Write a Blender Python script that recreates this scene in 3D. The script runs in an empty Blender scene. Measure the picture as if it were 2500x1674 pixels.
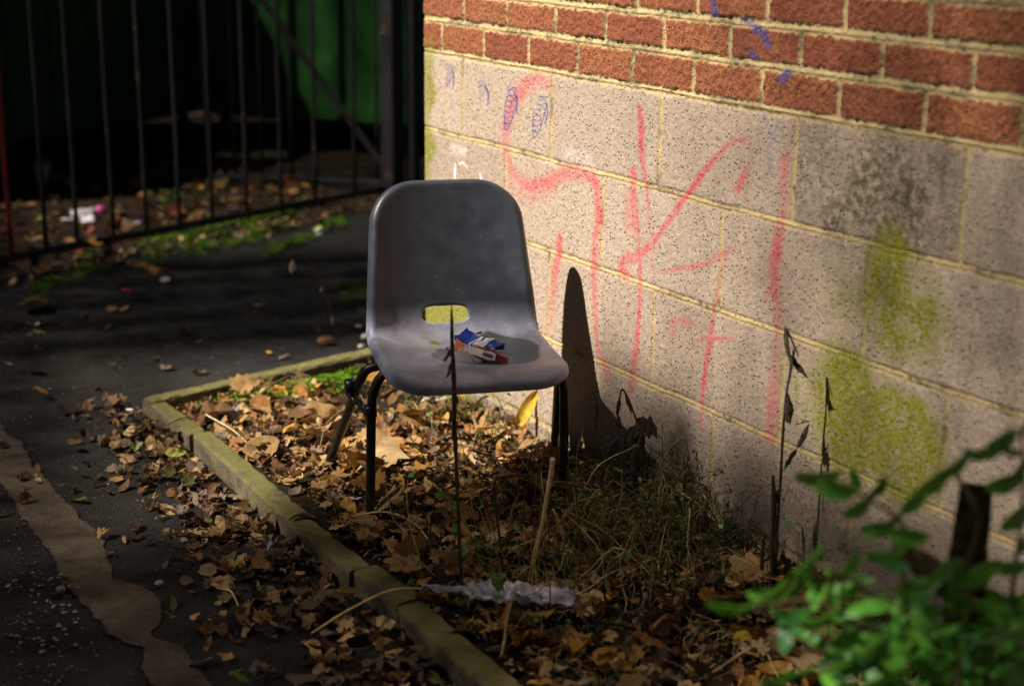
import bpy, math, random
import numpy as np
from mathutils import Vector, Matrix
random.seed(7); rng = np.random.default_rng(7)
C = bpy.context.scene.collection
sc = bpy.context.scene
# ------------------------------------------------------------------ camera
CP = np.array([3.9823, -2.0617, 0.3839]); YAW, PIT, ROL, FPX = -1.0375, -0.2670, 0.0098, 3896.9
cf = np.array([math.sin(YAW)*math.cos(PIT), math.cos(YAW)*math.cos(PIT), math.sin(PIT)])
r0 = np.cross(cf, [0, 0, 1]); r0 /= np.linalg.norm(r0); u0 = np.cross(r0, cf)
cr = math.cos(ROL)*r0+math.sin(ROL)*u0; cu = -math.sin(ROL)*r0+math.cos(ROL)*u0
cam = bpy.data.cameras.new('camera'); co = bpy.data.objects.new('camera', cam); C.objects.link(co)
M = Matrix(((cr[0], cu[0], -cf[0], CP[0]), (cr[1], cu[1], -cf[1], CP[1]), (cr[2], cu[2], -cf[2], CP[2]), (0, 0, 0, 1)))
co.matrix_world = M; cam.sensor_width = 36; cam.lens = FPX/2500*36; cam.clip_start = .05; cam.clip_end = 400
cam.dof.use_dof = True; cam.dof.focus_distance = 3.55; cam.dof.aperture_fstop = 2.2
sc.camera = co
# ------------------------------------------------------------------ light
SAZ = math.radians(float(78)); SEL = math.radians(48.5)          # azimuth of travel (from +x), elevation
sd = Vector((math.cos(SAZ)*math.cos(SEL), math.sin(SAZ)*math.cos(SEL), -math.sin(SEL)))
w = bpy.data.worlds.new('World'); sc.world = w; w.use_nodes = True
nt = w.node_tree; sky = nt.nodes.new('ShaderNodeTexSky'); sky.sky_type = 'NISHITA'; sky.sun_disc = False
sky.sun_elevation = SEL; sky.sun_rotation = math.atan2(-sd.x, -sd.y)
nt.links.new(sky.outputs[0], nt.nodes['Background'].inputs[0]); nt.nodes['Background'].inputs[1].default_value = 0.0045
sl = bpy.data.lights.new('sun', 'SUN'); sl.energy = 5.0; sl.angle = math.radians(.75); sl.color = (1, .89, .745)
so = bpy.data.objects.new('sun', sl); C.objects.link(so); so.rotation_euler = sd.to_track_quat('-Z', 'Y').to_euler()
vs = sc.view_settings; vs.view_transform = 'Standard'; vs.look = 'None'; vs.gamma = 1; vs.use_curve_mapping = False; vs.exposure = 1.1
# ------------------------------------------------------------------ helpers
def ray(px, py): return cf+cr*(px-1250)/FPX-cu*(py-837)/FPX
def back(px, py, ax, val):                       # photo pixel -> point on a real plane
    d = ray(px, py); return CP+(val-CP[ax])/d[ax]*d
def gp(px, py, z=-1.0):
    p = back(px, py, 2, z); return (p[0], p[1], z)
def vp(px, py, base):                            # pixel -> point on the upright plane through base
    n = np.array([cf[0], cf[1], 0]); d = ray(px, py); t = (np.array(base)-CP)@n/(d@n); return CP+t*d
def tag(o, label=None, cat=None, group=None, kind=None):
    if label: o['label'] = label
    if cat: o['category'] = cat
    if group: o['group'] = group
    if kind: o['kind'] = kind
    return o
def empty(name, loc, label, cat, group=None):
    o = bpy.data.objects.new(name, None); C.objects.link(o); o.location = loc; return tag(o, label, cat, group)
def mk(name, V, Fc, mat, parent=None, smooth=False, loc=None):
    me = bpy.data.meshes.new(name)
    V = np.asarray(V, float)
    if loc is not None: V = V-np.array(loc)
    me.from_pydata([tuple(v) for v in V], [], [tuple(int(i) for i in f) for f in Fc])
    for m in (mat if isinstance(mat, (list, tuple)) else [mat]): me.materials.append(m)
    if smooth: me.polygons.foreach_set('use_smooth', [True]*len(me.polygons))
    me.update()
    o = bpy.data.objects.new(name, me); C.objects.link(o)
    if loc is not None: o.location = loc
    if parent is not None:
        o.parent = parent; o.matrix_parent_inverse = Matrix.Translation(parent.location).inverted() if loc is None else Matrix()
        if loc is not None: o.location = Vector(loc)-parent.location
    return o
class MB:
    def __init__(s): s.V = []; s.F = []; s.n = 0
    def add(s, V, Fc):
        s.V.append(np.asarray(V, float)); s.F += [tuple(i+s.n for i in f) for f in Fc]; s.n += len(V)
    def build(s, name, mat, parent=None, smooth=False, loc=None): return mk(name, np.concatenate(s.V), s.F, mat, parent, smooth, loc)
def catmull(P, n=6):
    P = [np.array(p, float) for p in P]
    if len(P) < 3: return [P[0]+(P[-1]-P[0])*t for t in np.linspace(0, 1, n)]
    Q = [2*P[0]-P[1]]+P+[2*P[-1]-P[-2]]; out = []
    for i in range(1, len(Q)-2):
        for k in range(n):
            t = k/n; a, b, c, d = Q[i-1:i+3]
            out.append(.5*((2*b)+(c-a)*t+(2*a-5*b+4*c-d)*t*t+(3*b-a-3*c+d)*t**3))
    return out+[P[-1]]
def tube(P, r, sides=8, rag=0.):
    P = np.array(P, float); n = len(P); R = np.full(n, r, float) if np.isscalar(r) else np.interp(np.linspace(0, 1, n), np.linspace(0, 1, len(r)), r)
    if rag: R = R*(1+rag*rng.uniform(-1, 1, n))
    T = np.gradient(P, axis=0); T /= np.linalg.norm(T, axis=1)[:, None]+1e-12
    up = np.array([0, 0, 1.]) if abs(T[0][2]) < .9 else np.array([1., 0, 0])
    V = []; a = np.cross(T[0], up); a /= np.linalg.norm(a)
    for i in range(n):
        a = a-T[i]*(a@T[i]); a /= np.linalg.norm(a)+1e-12; b = np.cross(T[i], a)
        for k in range(sides):
            t = 2*math.pi*k/sides; V.append(P[i]+R[i]*(math.cos(t)*a+math.sin(t)*b))
    Fc = [(i*sides+k, i*sides+(k+1) % sides, (i+1)*sides+(k+1) % sides, (i+1)*sides+k) for i in range(n-1) for k in range(sides)]
    Fc += [tuple(range(sides))[::-1], tuple((n-1)*sides+k for k in range(sides))]
    return np.array(V), Fc
def box(c, s, rz=0, bev=0.0, M3=None):
    x, y, z = [v/2 for v in s]; b = min(bev, x*.9, y*.9, z*.9)
    if b > 0:
        V = [];
        for sx in (-1, 1):
            for sy in (-1, 1):
                for sz in (-1, 1):
                    V += [(sx*x, sy*(y-b), sz*(z-b)), (sx*(x-b), sy*y, sz*(z-b)), (sx*(x-b), sy*(y-b), sz*z)]
        V = np.array(V)
        i = lambda sx, sy, sz, k: ((sx*2+sy)*2+sz)*3+k
        Fc = []
        for s_ in (0, 1):
            q = [i(s_, 0, 0, 0), i(s_, 1, 0, 0), i(s_, 1, 1, 0), i(s_, 0, 1, 0)]; Fc.append(q if s_ else q[::-1])
            q = [i(0, s_, 0, 1), i(0, s_, 1, 1), i(1, s_, 1, 1), i(1, s_, 0, 1)]; Fc.append(q if s_ else q[::-1])
            q = [i(0, 0, s_, 2), i(1, 0, s_, 2), i(1, 1, s_, 2), i(0, 1, s_, 2)]; Fc.append(q if s_ else q[::-1])
        for a in (0, 1):
            for c_ in (0, 1):
                Fc.append((i(a, c_, 0, 0), i(a, c_, 1, 0), i(a, c_, 1, 1), i(a, c_, 0, 1)))
                Fc.append((i(a, 0, c_, 0), i(a, 1, c_, 0), i(a, 1, c_, 2), i(a, 0, c_, 2)))
                Fc.append((i(0, a, c_, 1), i(1, a, c_, 1), i(1, a, c_, 2), i(0, a, c_, 2)))
        Fc += [(i(a, b_, c_, 0), i(a, b_, c_, 1), i(a, b_, c_, 2)) for a in (0, 1) for b_ in (0, 1) for c_ in (0, 1)]
    else:
        V = np.array([(sx*x, sy*y, sz*z) for sx in (-1, 1) for sy in (-1, 1) for sz in (-1, 1)])
        Fc = [(0, 1, 3, 2), (4, 6, 7, 5), (0, 4, 5, 1), (2, 3, 7, 6), (0, 2, 6, 4), (1, 5, 7, 3)]
    if M3 is not None: V = V@np.array(M3).T
    elif rz: c_, s_ = math.cos(rz), math.sin(rz); V = V@np.array([[c_, s_, 0], [-s_, c_, 0], [0, 0, 1]])
    return V+np.array(c), Fc
def vnoise(x, y, sc_, seed=0):
    r = np.random.default_rng(seed); L = r.random((256, 256)); x = np.asarray(x)*sc_+37.2; y = np.asarray(y)*sc_+91.7
    xi = np.floor(x).astype(int); yi = np.floor(y).astype(int); fx = x-xi; fy = y-yi; fx = fx*fx*(3-2*fx); fy = fy*fy*(3-2*fy)
    g = lambda i, j: L[i % 256, j % 256]
    return (g(xi, yi)*(1-fx)+g(xi+1, yi)*fx)*(1-fy)+(g(xi, yi+1)*(1-fx)+g(xi+1, yi+1)*fx)*fy
def fbm(x, y, sc_, o=4, seed=0): return sum(vnoise(x, y, sc_*2**k, seed+k)*.5**k for k in range(o))/sum(.5**k for k in range(o))
def ss(x, a, b): t = np.clip((x-a)/(b-a), 0, 1); return t*t*(3-2*t)
# ---- materials
class N:
    def __init__(s, name, rough=.8, spec=.3):
        s.m = bpy.data.materials.new(name); s.m.use_nodes = True; s.t = s.m.node_tree; s.b = s.t.nodes['Principled BSDF']
        s.b.inputs['Roughness'].default_value = rough; s.b.inputs['Specular IOR Level'].default_value = spec
        s.tc = s.t.nodes.new('ShaderNodeTexCoord'); s.co = s.tc.outputs['Object']
    def n(s, ty, **k):
        x = s.t.nodes.new(ty)
        for a, v in k.items():
            if hasattr(x, a) and not a[0].isupper(): setattr(x, a, v)
        return x
    def L(s, a, b): s.t.links.new(a, b)
    def noise(s, scale, det=4, dist=0, co_=None, rough=.55):
        x = s.n('ShaderNodeTexNoise'); x.inputs['Scale'].default_value = scale; x.inputs['Detail'].default_value = det; x.inputs['Distortion'].default_value = dist; x.inputs['Roughness'].default_value = rough
        s.L(co_ or s.co, x.inputs['Vector']); return x.outputs['Fac']
    def vor(s, scale, feat='F1', out='Distance'):
        x = s.n('ShaderNodeTexVoronoi'); x.feature = feat; x.inputs['Scale'].default_value = scale; s.L(s.co, x.inputs['Vector']); return x.outputs[out]
    def ramp(s, fac, *st):
        x = s.n('ShaderNodeValToRGB'); e = x.color_ramp.elements
        while len(e) < len(st): e.new(.5)
        for q, (p, c) in zip(e, st): q.position = p; q.color = (*c, 1) if not np.isscalar(c) else (c, c, c, 1)
        s.L(fac, x.inputs[0]); return x.outputs[0]
    def mix(s, f, a, b, mode='MIX'):
        x = s.n('ShaderNodeMix'); x.data_type = 'RGBA'; x.blend_type = mode; x.clamp_factor = True
        for i, v in ((0, f), (6, a), (7, b)):
            if isinstance(v, bpy.types.NodeSocket): s.L(v, x.inputs[i])
            elif np.isscalar(v): x.inputs[i].default_value = v if i == 0 else (v, v, v, 1)
            else: x.inputs[i].default_value = (*v, 1)
        return x.outputs[2]
    def ma(s, op, a, b=0.):
        x = s.n('ShaderNodeMath'); x.operation = op
        for i, v in ((0, a), (1, b)):
            if isinstance(v, bpy.types.NodeSocket): s.L(v, x.inputs[i])
            else: x.inputs[i].default_value = v
        return x.outputs[0]
    def attr(s, name, out='Color'): x = s.n('ShaderNodeAttribute'); x.attribute_name = name; return x.outputs[out]
    def sep(s, c): x = s.n('ShaderNodeSeparateColor'); s.L(c, x.inputs[0]); return x.outputs
    def col(s, c):
        if isinstance(c, bpy.types.NodeSocket): s.L(c, s.b.inputs['Base Color'])
        else: s.b.inputs['Base Color'].default_value = (*c, 1)
        return s
    def rough(s, c): s.L(c, s.b.inputs['Roughness']); return s
    def bump(s, h, dist=.002, st=1.):
        x = s.n('ShaderNodeBump'); x.inputs['Distance'].default_value = dist; x.inputs['Strength'].default_value = st
        if s.b.inputs['Normal'].links: s.L(s.b.inputs['Normal'].links[0].from_socket, x.inputs['Normal'])
        s.L(h, x.inputs['Height']); s.L(x.outputs[0], s.b.inputs['Normal']); return s
    def translucent(s, f, c):
        tr = s.n('ShaderNodeBsdfTranslucent'); mx = s.n('ShaderNodeMixShader'); mx.inputs[0].default_value = f
        if isinstance(c, bpy.types.NodeSocket): s.L(c, tr.inputs[0])
        else: tr.inputs[0].default_value = (*c, 1)
        out = s.t.nodes['Material Output']; s.L(s.b.outputs[0], mx.inputs[1]); s.L(tr.outputs[0], mx.inputs[2]); s.L(mx.outputs[0], out.inputs[0]); return s
def simple(name, c, rough=.7, var=.25, sc_=40, spec=.3, bump=0, metal=0):
    q = N(name, rough, spec); f = q.noise(sc_, 5)
    q.col(q.mix(q.ramp(f, (.3, 0.), (.7, 1.)), tuple(v*(1-var) for v in c), tuple(min(1, v*(1+var)) for v in c)))
    if bump: q.bump(f, bump)
    q.b.inputs['Metallic'].default_value = metal
    return q.m
# ------------------------------------------------------------------ masonry wall of the building
q = N('masonry', .9, .2)
A = q.sep(q.attr('ma')); B = q.sep(q.attr('mb')); D = q.sep(q.attr('mc'))
fine = q.noise(420, 3); mid = q.noise(90, 4); big = q.noise(6, 4)
spk = q.ramp(fine, (.36, .7), (.5, 1.), (.66, 1.14))
spk2 = q.ramp(q.noise(230, 2), (.38, .8), (.55, 1.05))
blk = q.mix(q.ramp(mid, (.35, 0.), (.65, 1.)), (.40, .315, .25), (.50, .41, .335))
blk = q.mix(1., blk, spk, 'MULTIPLY'); blk = q.mix(.8, blk, spk2, 'MULTIPLY')
blk = q.mix(q.ma('MULTIPLY', A[2], .42), blk, (.27, .215, .175))
vr = q.vor(125); vc = q.n('ShaderNodeSeparateColor'); q.L(q.vor(125, 'F1', 'Color'), vc.inputs[0])
pit = q.ma('MULTIPLY', q.ramp(vr, (.15, 1.), (.38, 0.)), q.ma('GREATER_THAN', vc.outputs[0], .62))
blk = q.mix(q.ma('MULTIPLY', pit, .5), blk, (.07, .05, .035))
brk = q.mix(q.ramp(mid, (.3, 0.), (.7, 1.)), (.185, .062, .032), (.32, .128, .060))
brk = q.mix(1., brk, q.ramp(fine, (.34, .3), (.5, 1.), (.68, 1.9)), 'MULTIPLY')
brk = q.mix(q.ma('MULTIPLY', A[2], .55), brk, (.16, .04, .03))
mor = q.mix(q.ramp(mid, (.3, 0.), (.7, 1.)), (.42, .32, .16), (.54, .43, .23)); mor = q.mix(.7, mor, q.ramp(fine, (.35, .7), (.6, 1.1)), 'MULTIPLY')
c = q.mix(A[1], blk, brk)
grain = q.ma('MULTIPLY', q.ramp(q.ma('ADD', q.ma('MULTIPLY', q.noise(330, 3), .65), q.ma('MULTIPLY', q.noise(700, 2), .35)), (.40, .18), (.57, 1.)), q.ramp(q.noise(40, 4), (.35, .62), (.6, 1.)))
def paint(c, f, colr, g=1.3):
    return q.mix(q.ma('MINIMUM', q.ma('MULTIPLY', q.ma('MULTIPLY', f, grain), g), .95), c, colr)
c = q.mix(A[0], c, mor)
c = q.mix(q.ma('MULTIPLY', D[1], q.ramp(q.noise(60, 5), (.35, .15), (.6, 1.))), c, (.10, .085, .055))
c = q.mix(q.ma('MULTIPLY', D[0], q.ramp(q.noise(100, 5), (.36, .45), (.56, 1.))), c, (.19, .20, .012))
c = paint(c, B[0], (.52, .05, .08), 1.4); c = paint(c, B[1], (.03, .06, .25), 2.2); c = paint(c, B[2], (.78, .78, .8), 2.2)
c = paint(c, D[2], (.10, .13, .30), .9)
q.col(c); q.bump(q.ma('SUBTRACT', q.ma('ADD', fine, mid), q.ma('MULTIPLY', pit, 1.6)), .0022, .9)
MAS = q.m
BZ = [0, -.218, -.444, -.673, -.903, -1.13]
BX = [[.2198, .6708, 1.1233, 1.5759, 2.0273, 2.478, 2.93, 3.38], [.452, .9031, 1.3572, 1.8023, 2.253, 2.704, 3.155]]
RX = [[.103, .335, .561, .784, 1.011, 1.238, 1.464, 1.693, 1.917, 2.14, 2.365, 2.59, 2.815], [.227, .451, .682, .899, 1.127, 1.356, 1.576, 1.801, 2.023, 2.25, 2.475, 2.70], [.11, .335, .565, .795, 1.022, 1.243, 1.471, 1.695, 1.914, 2.14, 2.365, 2.59, 2.8]]
RZ = [0, .082, .161, .237]
def wall_part(name, x0, x1, z0, z1, parent, step=.003):
    xs = np.unique(np.concatenate([np.arange(x0, min(x1, 2.75), step), np.arange(min(x1, 2.75), x1, .012), [x1]]))
    zs = np.unique(np.concatenate([np.arange(z0, z1, step if z1 < .5 else .012), [z1]]))
    X, Z = np.meshgrid(xs, zs); sh = X.shape
    wob = (fbm(X, Z, 70, 3, 3)-.5); wob2 = (fbm(X, Z, 22, 3, 8)-.5)
    mort = np.zeros(sh); tone = np.zeros(sh); brick = np.zeros(sh); h = np.zeros(sh)
    Xw = X+wob*.0025+wob2*.004; Zw = Z+(fbm(X, Z, 60, 3, 5)-.5)*.0035+(fbm(X, Z, 9, 2, 15)-.5)*.006
    def joint(d, hw): return 1-ss(np.abs(d), hw-.0012, hw+.0016)
    for k in range(5):
        m = (Z <= BZ[k]) & (Z > BZ[k+1]); xx = np.array([-9]+BX[k % 2]+[9]); i = np.searchsorted(xx, X)
        tone[m] = (np.sin(i*91.7+k*37.3)*43758.5 % 1)[m]
        for x in BX[k % 2]: mort = np.maximum(mort, np.where(m, joint(Xw-x, .0058), 0))
    for k in range(3):
        m = (Z > RZ[k]) & (Z <= RZ[k+1]); xx = np.array([-9]+RX[k]+[9]); i = np.searchsorted(xx, X)
        brick[m] = 1; tone[m] = (np.sin(i*17.7+k*57.3)*43758.5 % 1)[m]
        Xb = X+(fbm(X, Z, 120, 3, 31)-.5)*.009
        for x in RX[k]: mort = np.maximum(mort, np.where(m, joint(Xb-x, .0066), 0))
    for k in range(4):   # upper block courses again
        z_ = .237+.225*k
        m = (Z > z_) & (Z <= z_+.225); off = .225 if k % 2 else 0
        for x in np.arange(-.02+off, x1, .45): mort = np.maximum(mort, np.where(m, joint(Xw-x-.2, .005), 0))
        if k: mort = np.maximum(mort, joint(Zw-z_, .006))
    for z in BZ[1:]: mort = np.maximum(mort, joint(Zw-z, .0072))
    Zb = Z+(fbm(X, Z, 110, 3, 41)-.5)*.012
    for j, z in enumerate(RZ): mort = np.maximum(mort, joint(Zb-z-(.001 if j else -.002), .0098 if j else .009))
    h = np.where(brick > .5, .003+(fbm(X, Z, 130, 3, 50)-.5)*.006+(fbm(X, Z, 25, 2, 51)-.5)*.004, .0015+(fbm(X, Z, 160, 2, 52)-.5)*.0016)
    bead = (fbm(X, Z, 45, 3, 60)-.5)*.004-.0015
    for z in BZ[1:4]+RZ: bead = bead+.0045*np.exp(-((Zw-z+.001)/.0035)**2)*(.4+.8*fbm(X, Z*0, 8, 2, 77))
    h = h*(1-mort)+bead*mort
    ma = np.stack([mort, brick, tone, np.ones(sh)], -1)
    red = np.zeros(sh); blu = np.zeros(sh); whi = np.zeros(sh); fad = np.zeros(sh)
    def stroke(arr, ox, oy, sc_, pts, wpx, inten=1., soft=.6):
        P = [back(ox+x*sc_, oy+y*sc_, 1, 0) for x, y in pts]; P = catmull([(p[0], 0, p[2]) for p in P], 5)
        W = np.interp(np.linspace(0, 1, len(P)), np.linspace(0, 1, len(wpx)), wpx)/2*(1.3 if arr is red else 1)
        I = np.interp(np.linspace(0, 1, len(P)), np.linspace(0, 1, len(inten)), inten) if not np.isscalar(inten) else np.full(len(P), inten)
        for a, b, r, it in zip(P[:-1], P[1:], W, I):
            sx = abs(pr_scale(a)); R = r*sc_/sx; mg = R*(1+soft)+.004
            i0, i1 = np.searchsorted(xs, [min(a[0], b[0])-mg, max(a[0], b[0])+mg]); j0, j1 = np.searchsorted(zs, [min(a[2], b[2])-mg, max(a[2], b[2])+mg])
            if i1 <= i0 or j1 <= j0: continue
            xx = X[j0:j1, i0:i1]; zz = Z[j0:j1, i0:i1]; dx, dz = b[0]-a[0], b[2]-a[2]; L2 = dx*dx+dz*dz+1e-12
            t = np.clip(((xx-a[0])*dx+(zz-a[2])*dz)/L2, 0, 1); d = np.hypot(xx-a[0]-t*dx, zz-a[2]-t*dz)
            v = it*(1-ss(d, R*(1-soft), R*(1+soft))); arr[j0:j1, i0:i1] = np.maximum(arr[j0:j1, i0:i1], v)
    def pr_scale(a): return FPX/((np.array([a[0], 0, a[2]])-CP)@cf)
    s_ = .3571
    R_ = lambda *k, **kk: stroke(red, *(k if len(k) > 6 else k+(.85,)), **kk)
    R_(1000, 0, s_, [(960, 600), (930, 560), (880, 540), (800, 585), (740, 660), (690, 760), (668, 860), (660, 960), (672, 1060), (700, 1160), (760, 1240), (850, 1270), (960, 1240), (1060, 1190), (1160, 1180), (1245, 1200), (1285, 1290), (1292, 1400), (1305, 1500)], [60, 75, 95, 80, 70, 75, 80, 60, 55], [.3, .6, .75, .5, .55, .8, .6, .9, .8])
    R_(1000, 0, s_, [(700, 1250), (800, 1330), (900, 1310), (980, 1270)], [90], .3, .8)
    R_(1200, 480, s_, [(735, 0), (728, 150), (715, 300), (705, 450), (705, 620), (712, 800), (722, 950), (745, 1080), (785, 1160), (800, 1260)], [50, 55, 55, 45, 45, 60, 60], [.8, .7, .75, .6, .55, .5, .3])
    R_(1200, 480, s_, [(470, 285), (462, 400), (440, 500), (422, 650), (408, 800), (400, 930)], [50, 58, 60, 50, 45], [1, .85, .6, .4, .2])
    R_(1000, 0, s_, [(1575, 740), (1588, 860), (1585, 1000), (1600, 1130), (1622, 1250), (1640, 1450), (1650, 1568)], [40, 55, 48, 30, 22, 22], [.8, .95, .9, .7, .5, .5])
    R_(1200, 480, s_, [(1065, 0), (1080, 150), (1100, 330), (1110, 480), (1115, 600)], [22], [.55, .4, .3, .2])
    R_(1000, 0, s_, [(1530, 1190), (1528, 1300), (1535, 1420), (1545, 1568)], [60, 62, 50], [.8, .75, .6])
    R_(1000, 0, s_, [(1500, 1350), (1500, 1540)], [75], .35, .8)
    R_(1200, 480, s_, [(980, 0), (1005, 200), (1015, 400), (1020, 520), (1018, 650), (1012, 800), (1000, 950), (985, 1100), (970, 1230), (950, 1350)], [34, 30, 36, 30, 34, 45, 60, 65], [.7, .6, .8, .7, .9, .8, .65, .3])
    R_(1000, 0, s_, [(2140, 1035), (2050, 1130), (1950, 1270), (1850, 1400), (1740, 1568)], [32, 38, 36, 30], [.6, 1, 1, .8])
    R_(1200, 480, s_, [(1330, 0), (1280, 80), (1190, 200), (1100, 325), (1000, 400), (910, 440), (895, 500), (930, 530)], [34, 36, 40, 52, 55, 60, 70], [1, .8, .7, .7, .75, .9, .5])
    R_(1700, 0, s_, [(20, 1210), (100, 1110), (170, 1050), (230, 980), (300, 950), (350, 975)], [30, 34, 30, 50], [.9, .8, .5, .35])
    R_(1700, 0, s_, [(360, 1120), (330, 1210), (280, 1290)], [42, 52, 50], [.3, .7, .85])
    R_(1200, 480, s_, [(1140, 525), (1300, 490), (1450, 462), (1550, 410), (1650, 338)], [18, 28, 34, 34, 26], [.3, .6, .6, .6, .4])
    R_(1200, 480, s_, [(1620, 380), (1580, 500), (1545, 650), (1515, 800), (1500, 960), (1478, 1100), (1452, 1300), (1440, 1450), (1435, 1568)], [40, 30, 30, 38, 40, 38, 36, 44], [.3, .35, .4, .7, .95, .9, .6, .35])
    R_(1200, 480, s_, [(1380, 985), (1500, 970), (1660, 968)], [22], [.3, .9, .5])
    R_(1200, 480, s_, [(1235, 950), (1245, 870), (1300, 850), (1400, 870)], [50], [.4, .5, .3], .8)
    R_(1700, 0, s_, [(610, 1080), (600, 1200), (605, 1350), (590, 1500), (570, 1568)], [80, 60, 45], [.55, .4, .4], .8)
    R_(1700, 480, .3955, [(520, 190), (505, 300), (485, 420), (488, 560), (500, 700), (505, 820), (495, 1000), (480, 1150), (470, 1300), (458, 1470)], [70, 80, 75, 60, 55, 60, 75, 80], [.6, .85, .7, .45, .25, .4, .6, .55], .7)
    R_(1700, 480, .3955, [(480, 550), (430, 630)], [40], .5)
    b_ = lambda *k, **kk: stroke(blu, *k, **kk)
    for (cx, cz, rx, rz, it, fr) in ((690, 745, 48, 145, .95, 1.), (885, 800, 50, 140, .75, .8), (270, 520, 26, 68, .6, .6), (495, 620, 24, 70, .35, .5)):
        th = np.linspace(0, 2*math.pi*fr, 22); b_(1000, 0, s_, [(cx+rx*math.sin(t)*(.75+.25*math.cos(t))+(-.18*(rz*math.cos(t)*-1)), cz-rz*math.cos(t)) for t in th], [9], it, .4)
        for k in range(6):
            yy = cz-rz*.65+k*rz*.26; xo = .18*(cz-yy); b_(1000, 0, s_, [(cx+xo-rx*.55, yy), (cx+xo+rx*.1, yy+12)], [11], it*.8, .4); b_(1000, 0, s_, [(cx+xo+rx*.3, yy-4), (cx+xo+rx*.7, yy+6)], [9], it*.7, .4)
    b_(1000, 0, s_, [(722, 635), (738, 700), (735, 772)], [16, 20, 10], 1., .3); b_(1000, 0, s_, [(300, 480), (305, 540), (296, 610)], [16, 18, 6], .9, .3)
    b_(1000, 0, s_, [(520, 592), (540, 640), (540, 712)], [18, 22, 8], .95, .3); b_(1000, 0, s_, [(942, 710), (945, 780), (930, 850)], [14, 16, 8], .8, .3)
    for cx, cz in ((262, 458), (683, 605), (900, 675), (492, 572)):
        b_(1000, 0, s_, [(cx+15*math.cos(t), cz+15*math.sin(t)) for t in np.linspace(0, 6.2, 9)], [7], .7, .4)
    for pts, w_ in ((((405, 195), (470, 240), (500, 310)), 60), (((380, 370), (420, 400)), 50), (((640, 500), (590, 540)), 70), (((120, 0), (140, 90)), 60), (((310, 140), (430, 190)), 40)): b_(1700, 0, s_, list(pts), [w_], .55, .8)
    stroke(fad, 1700, 0, s_, [(465, 775), (490, 850), (520, 950), (500, 1060), (515, 1190)], [40, 60, 50], .5, .8)
    stroke(fad, 1700, 0, s_, [(560, 850), (530, 940)], [40], .4, .8)
    stroke(whi, 1000, 0, s_, [(315, 1130), (312, 1215)], [24], .9, .3); stroke(whi, 1000, 0, s_, [(340, 1125), (365, 1112), (395, 1140)], [12], .7, .4)
    stroke(whi, 1000, 0, s_, [(485, 1190), (498, 1250), (500, 1300)], [20], .9, .3); stroke(whi, 1000, 0, s_, [(290, 1020), (380, 1030)], [60], .25, .8)
    stroke(whi, 1000, 0, s_, [(1080, 1050), (1230, 1110)], [110], .14, .9)
    gn = fbm(X, Z, 14, 4, 90); blobs = lambda x, z, rx, rz: np.clip(1-np.hypot((X-x)/rx, (Z-z)/rz), 0, 1)
    al = ss(.075-X+(gn-.5)*.09, 0, .05)*ss(.03-Z, -.06, .1)*.8+ss(-.5-Z+(gn-.5)*.1, -.02, .16)*ss(.32-X+(gn-.5)*.15, 0, .16)*1.15
    al += 2.6*blobs(1.86, -.31, .085, .16)*(gn+.3)+1.8*blobs(1.92, -.33, .12, .13)*(gn+.2)+2.8*blobs(1.76, -.54, .15, .15)*(gn+.35)+2.8*blobs(1.90, -.58, .16, .13)*(gn+.35)+1.0*blobs(1.74, -.33, .07, .10)*gn+1.2*blobs(1.62, -.55, .03, .15)*gn+.8*blobs(1.8, -.7, .25, .06)*gn
    al += .7*ss(X, 2.0, 2.3)*ss(-.75-Z, 0, .2)
    al = np.clip(al*(1.2*gn+.4)*(.45+1.1*fbm(X*2.6, Z, 11, 3, 131)), 0, 1)
    dr = (.55*(X > 1.581)*(X < 2.02)*(Z < -.008)*(Z > -.212)+.3*(X > .91)*(X < 1.35)*(Z < -.45)*(Z > -.668)+.25*(X > 2.03)*(Z < -.008)*(Z > -.212))*(gn+.1)+1.1*blobs(1.78, -.13, .26, .20)*(gn+.15)+1.0*blobs(1.85, -.1, .12, .14)*gn+.5*ss(-.7-Z, -.02, .12)*gn+.55*ss(-.9-Z, -.01, .03)
    dr += (mort*.8*ss(fbm(X, Z, 18, 3, 95), .52, .68))+.45*(np.exp(-((Zb-.237-.006)/.004)**2)+np.exp(-((Zb-.161-.008)/.004)**2)+np.exp(-((Zb-.082-.008)/.004)**2))*ss(fbm(X, Z, 10, 2, 97), .4, .6)
    for z in BZ[1:5]: dr += .75*np.exp(-((Zw-z-.006)/.0022)**2)*ss(fbm(X, Z*0, 6, 2, 98+int(z*-10)), .35, .55)
    dr = np.clip(dr, 0, 1)
    V = np.stack([X, -h, Z], -1).reshape(-1, 3)
    ny, nx = sh; idx = np.arange(nx*ny).reshape(ny, nx)
    Fq = np.stack([idx[:-1, :-1], idx[:-1, 1:], idx[1:, 1:], idx[1:, :-1]], -1).reshape(-1, 4)
    me = bpy.data.meshes.new(name); me.vertices.add(len(V)); me.vertices.foreach_set('co', V.ravel()); me.loops.add(len(Fq)*4); me.loops.foreach_set('vertex_index', Fq.ravel().astype(np.int32))
    me.polygons.add(len(Fq)); me.polygons.foreach_set('loop_start', np.arange(0, len(Fq)*4, 4, dtype=np.int32)); me.polygons.foreach_set('use_smooth', np.ones(len(Fq), bool)); me.update(calc_edges=True)
    for nm, arr in (('ma', ma), ('mb', np.stack([red, blu, whi, np.ones(sh)], -1)), ('mc', np.stack([al, dr, fad, np.ones(sh)], -1))):
        at = me.color_attributes.new(nm, 'FLOAT_COLOR', 'POINT'); at.data.foreach_set('color', arr.astype(np.float32).ravel())
    me.materials.append(MAS); o = bpy.data.objects.new(name, me); C.objects.link(o); o.parent = parent; return o
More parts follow.
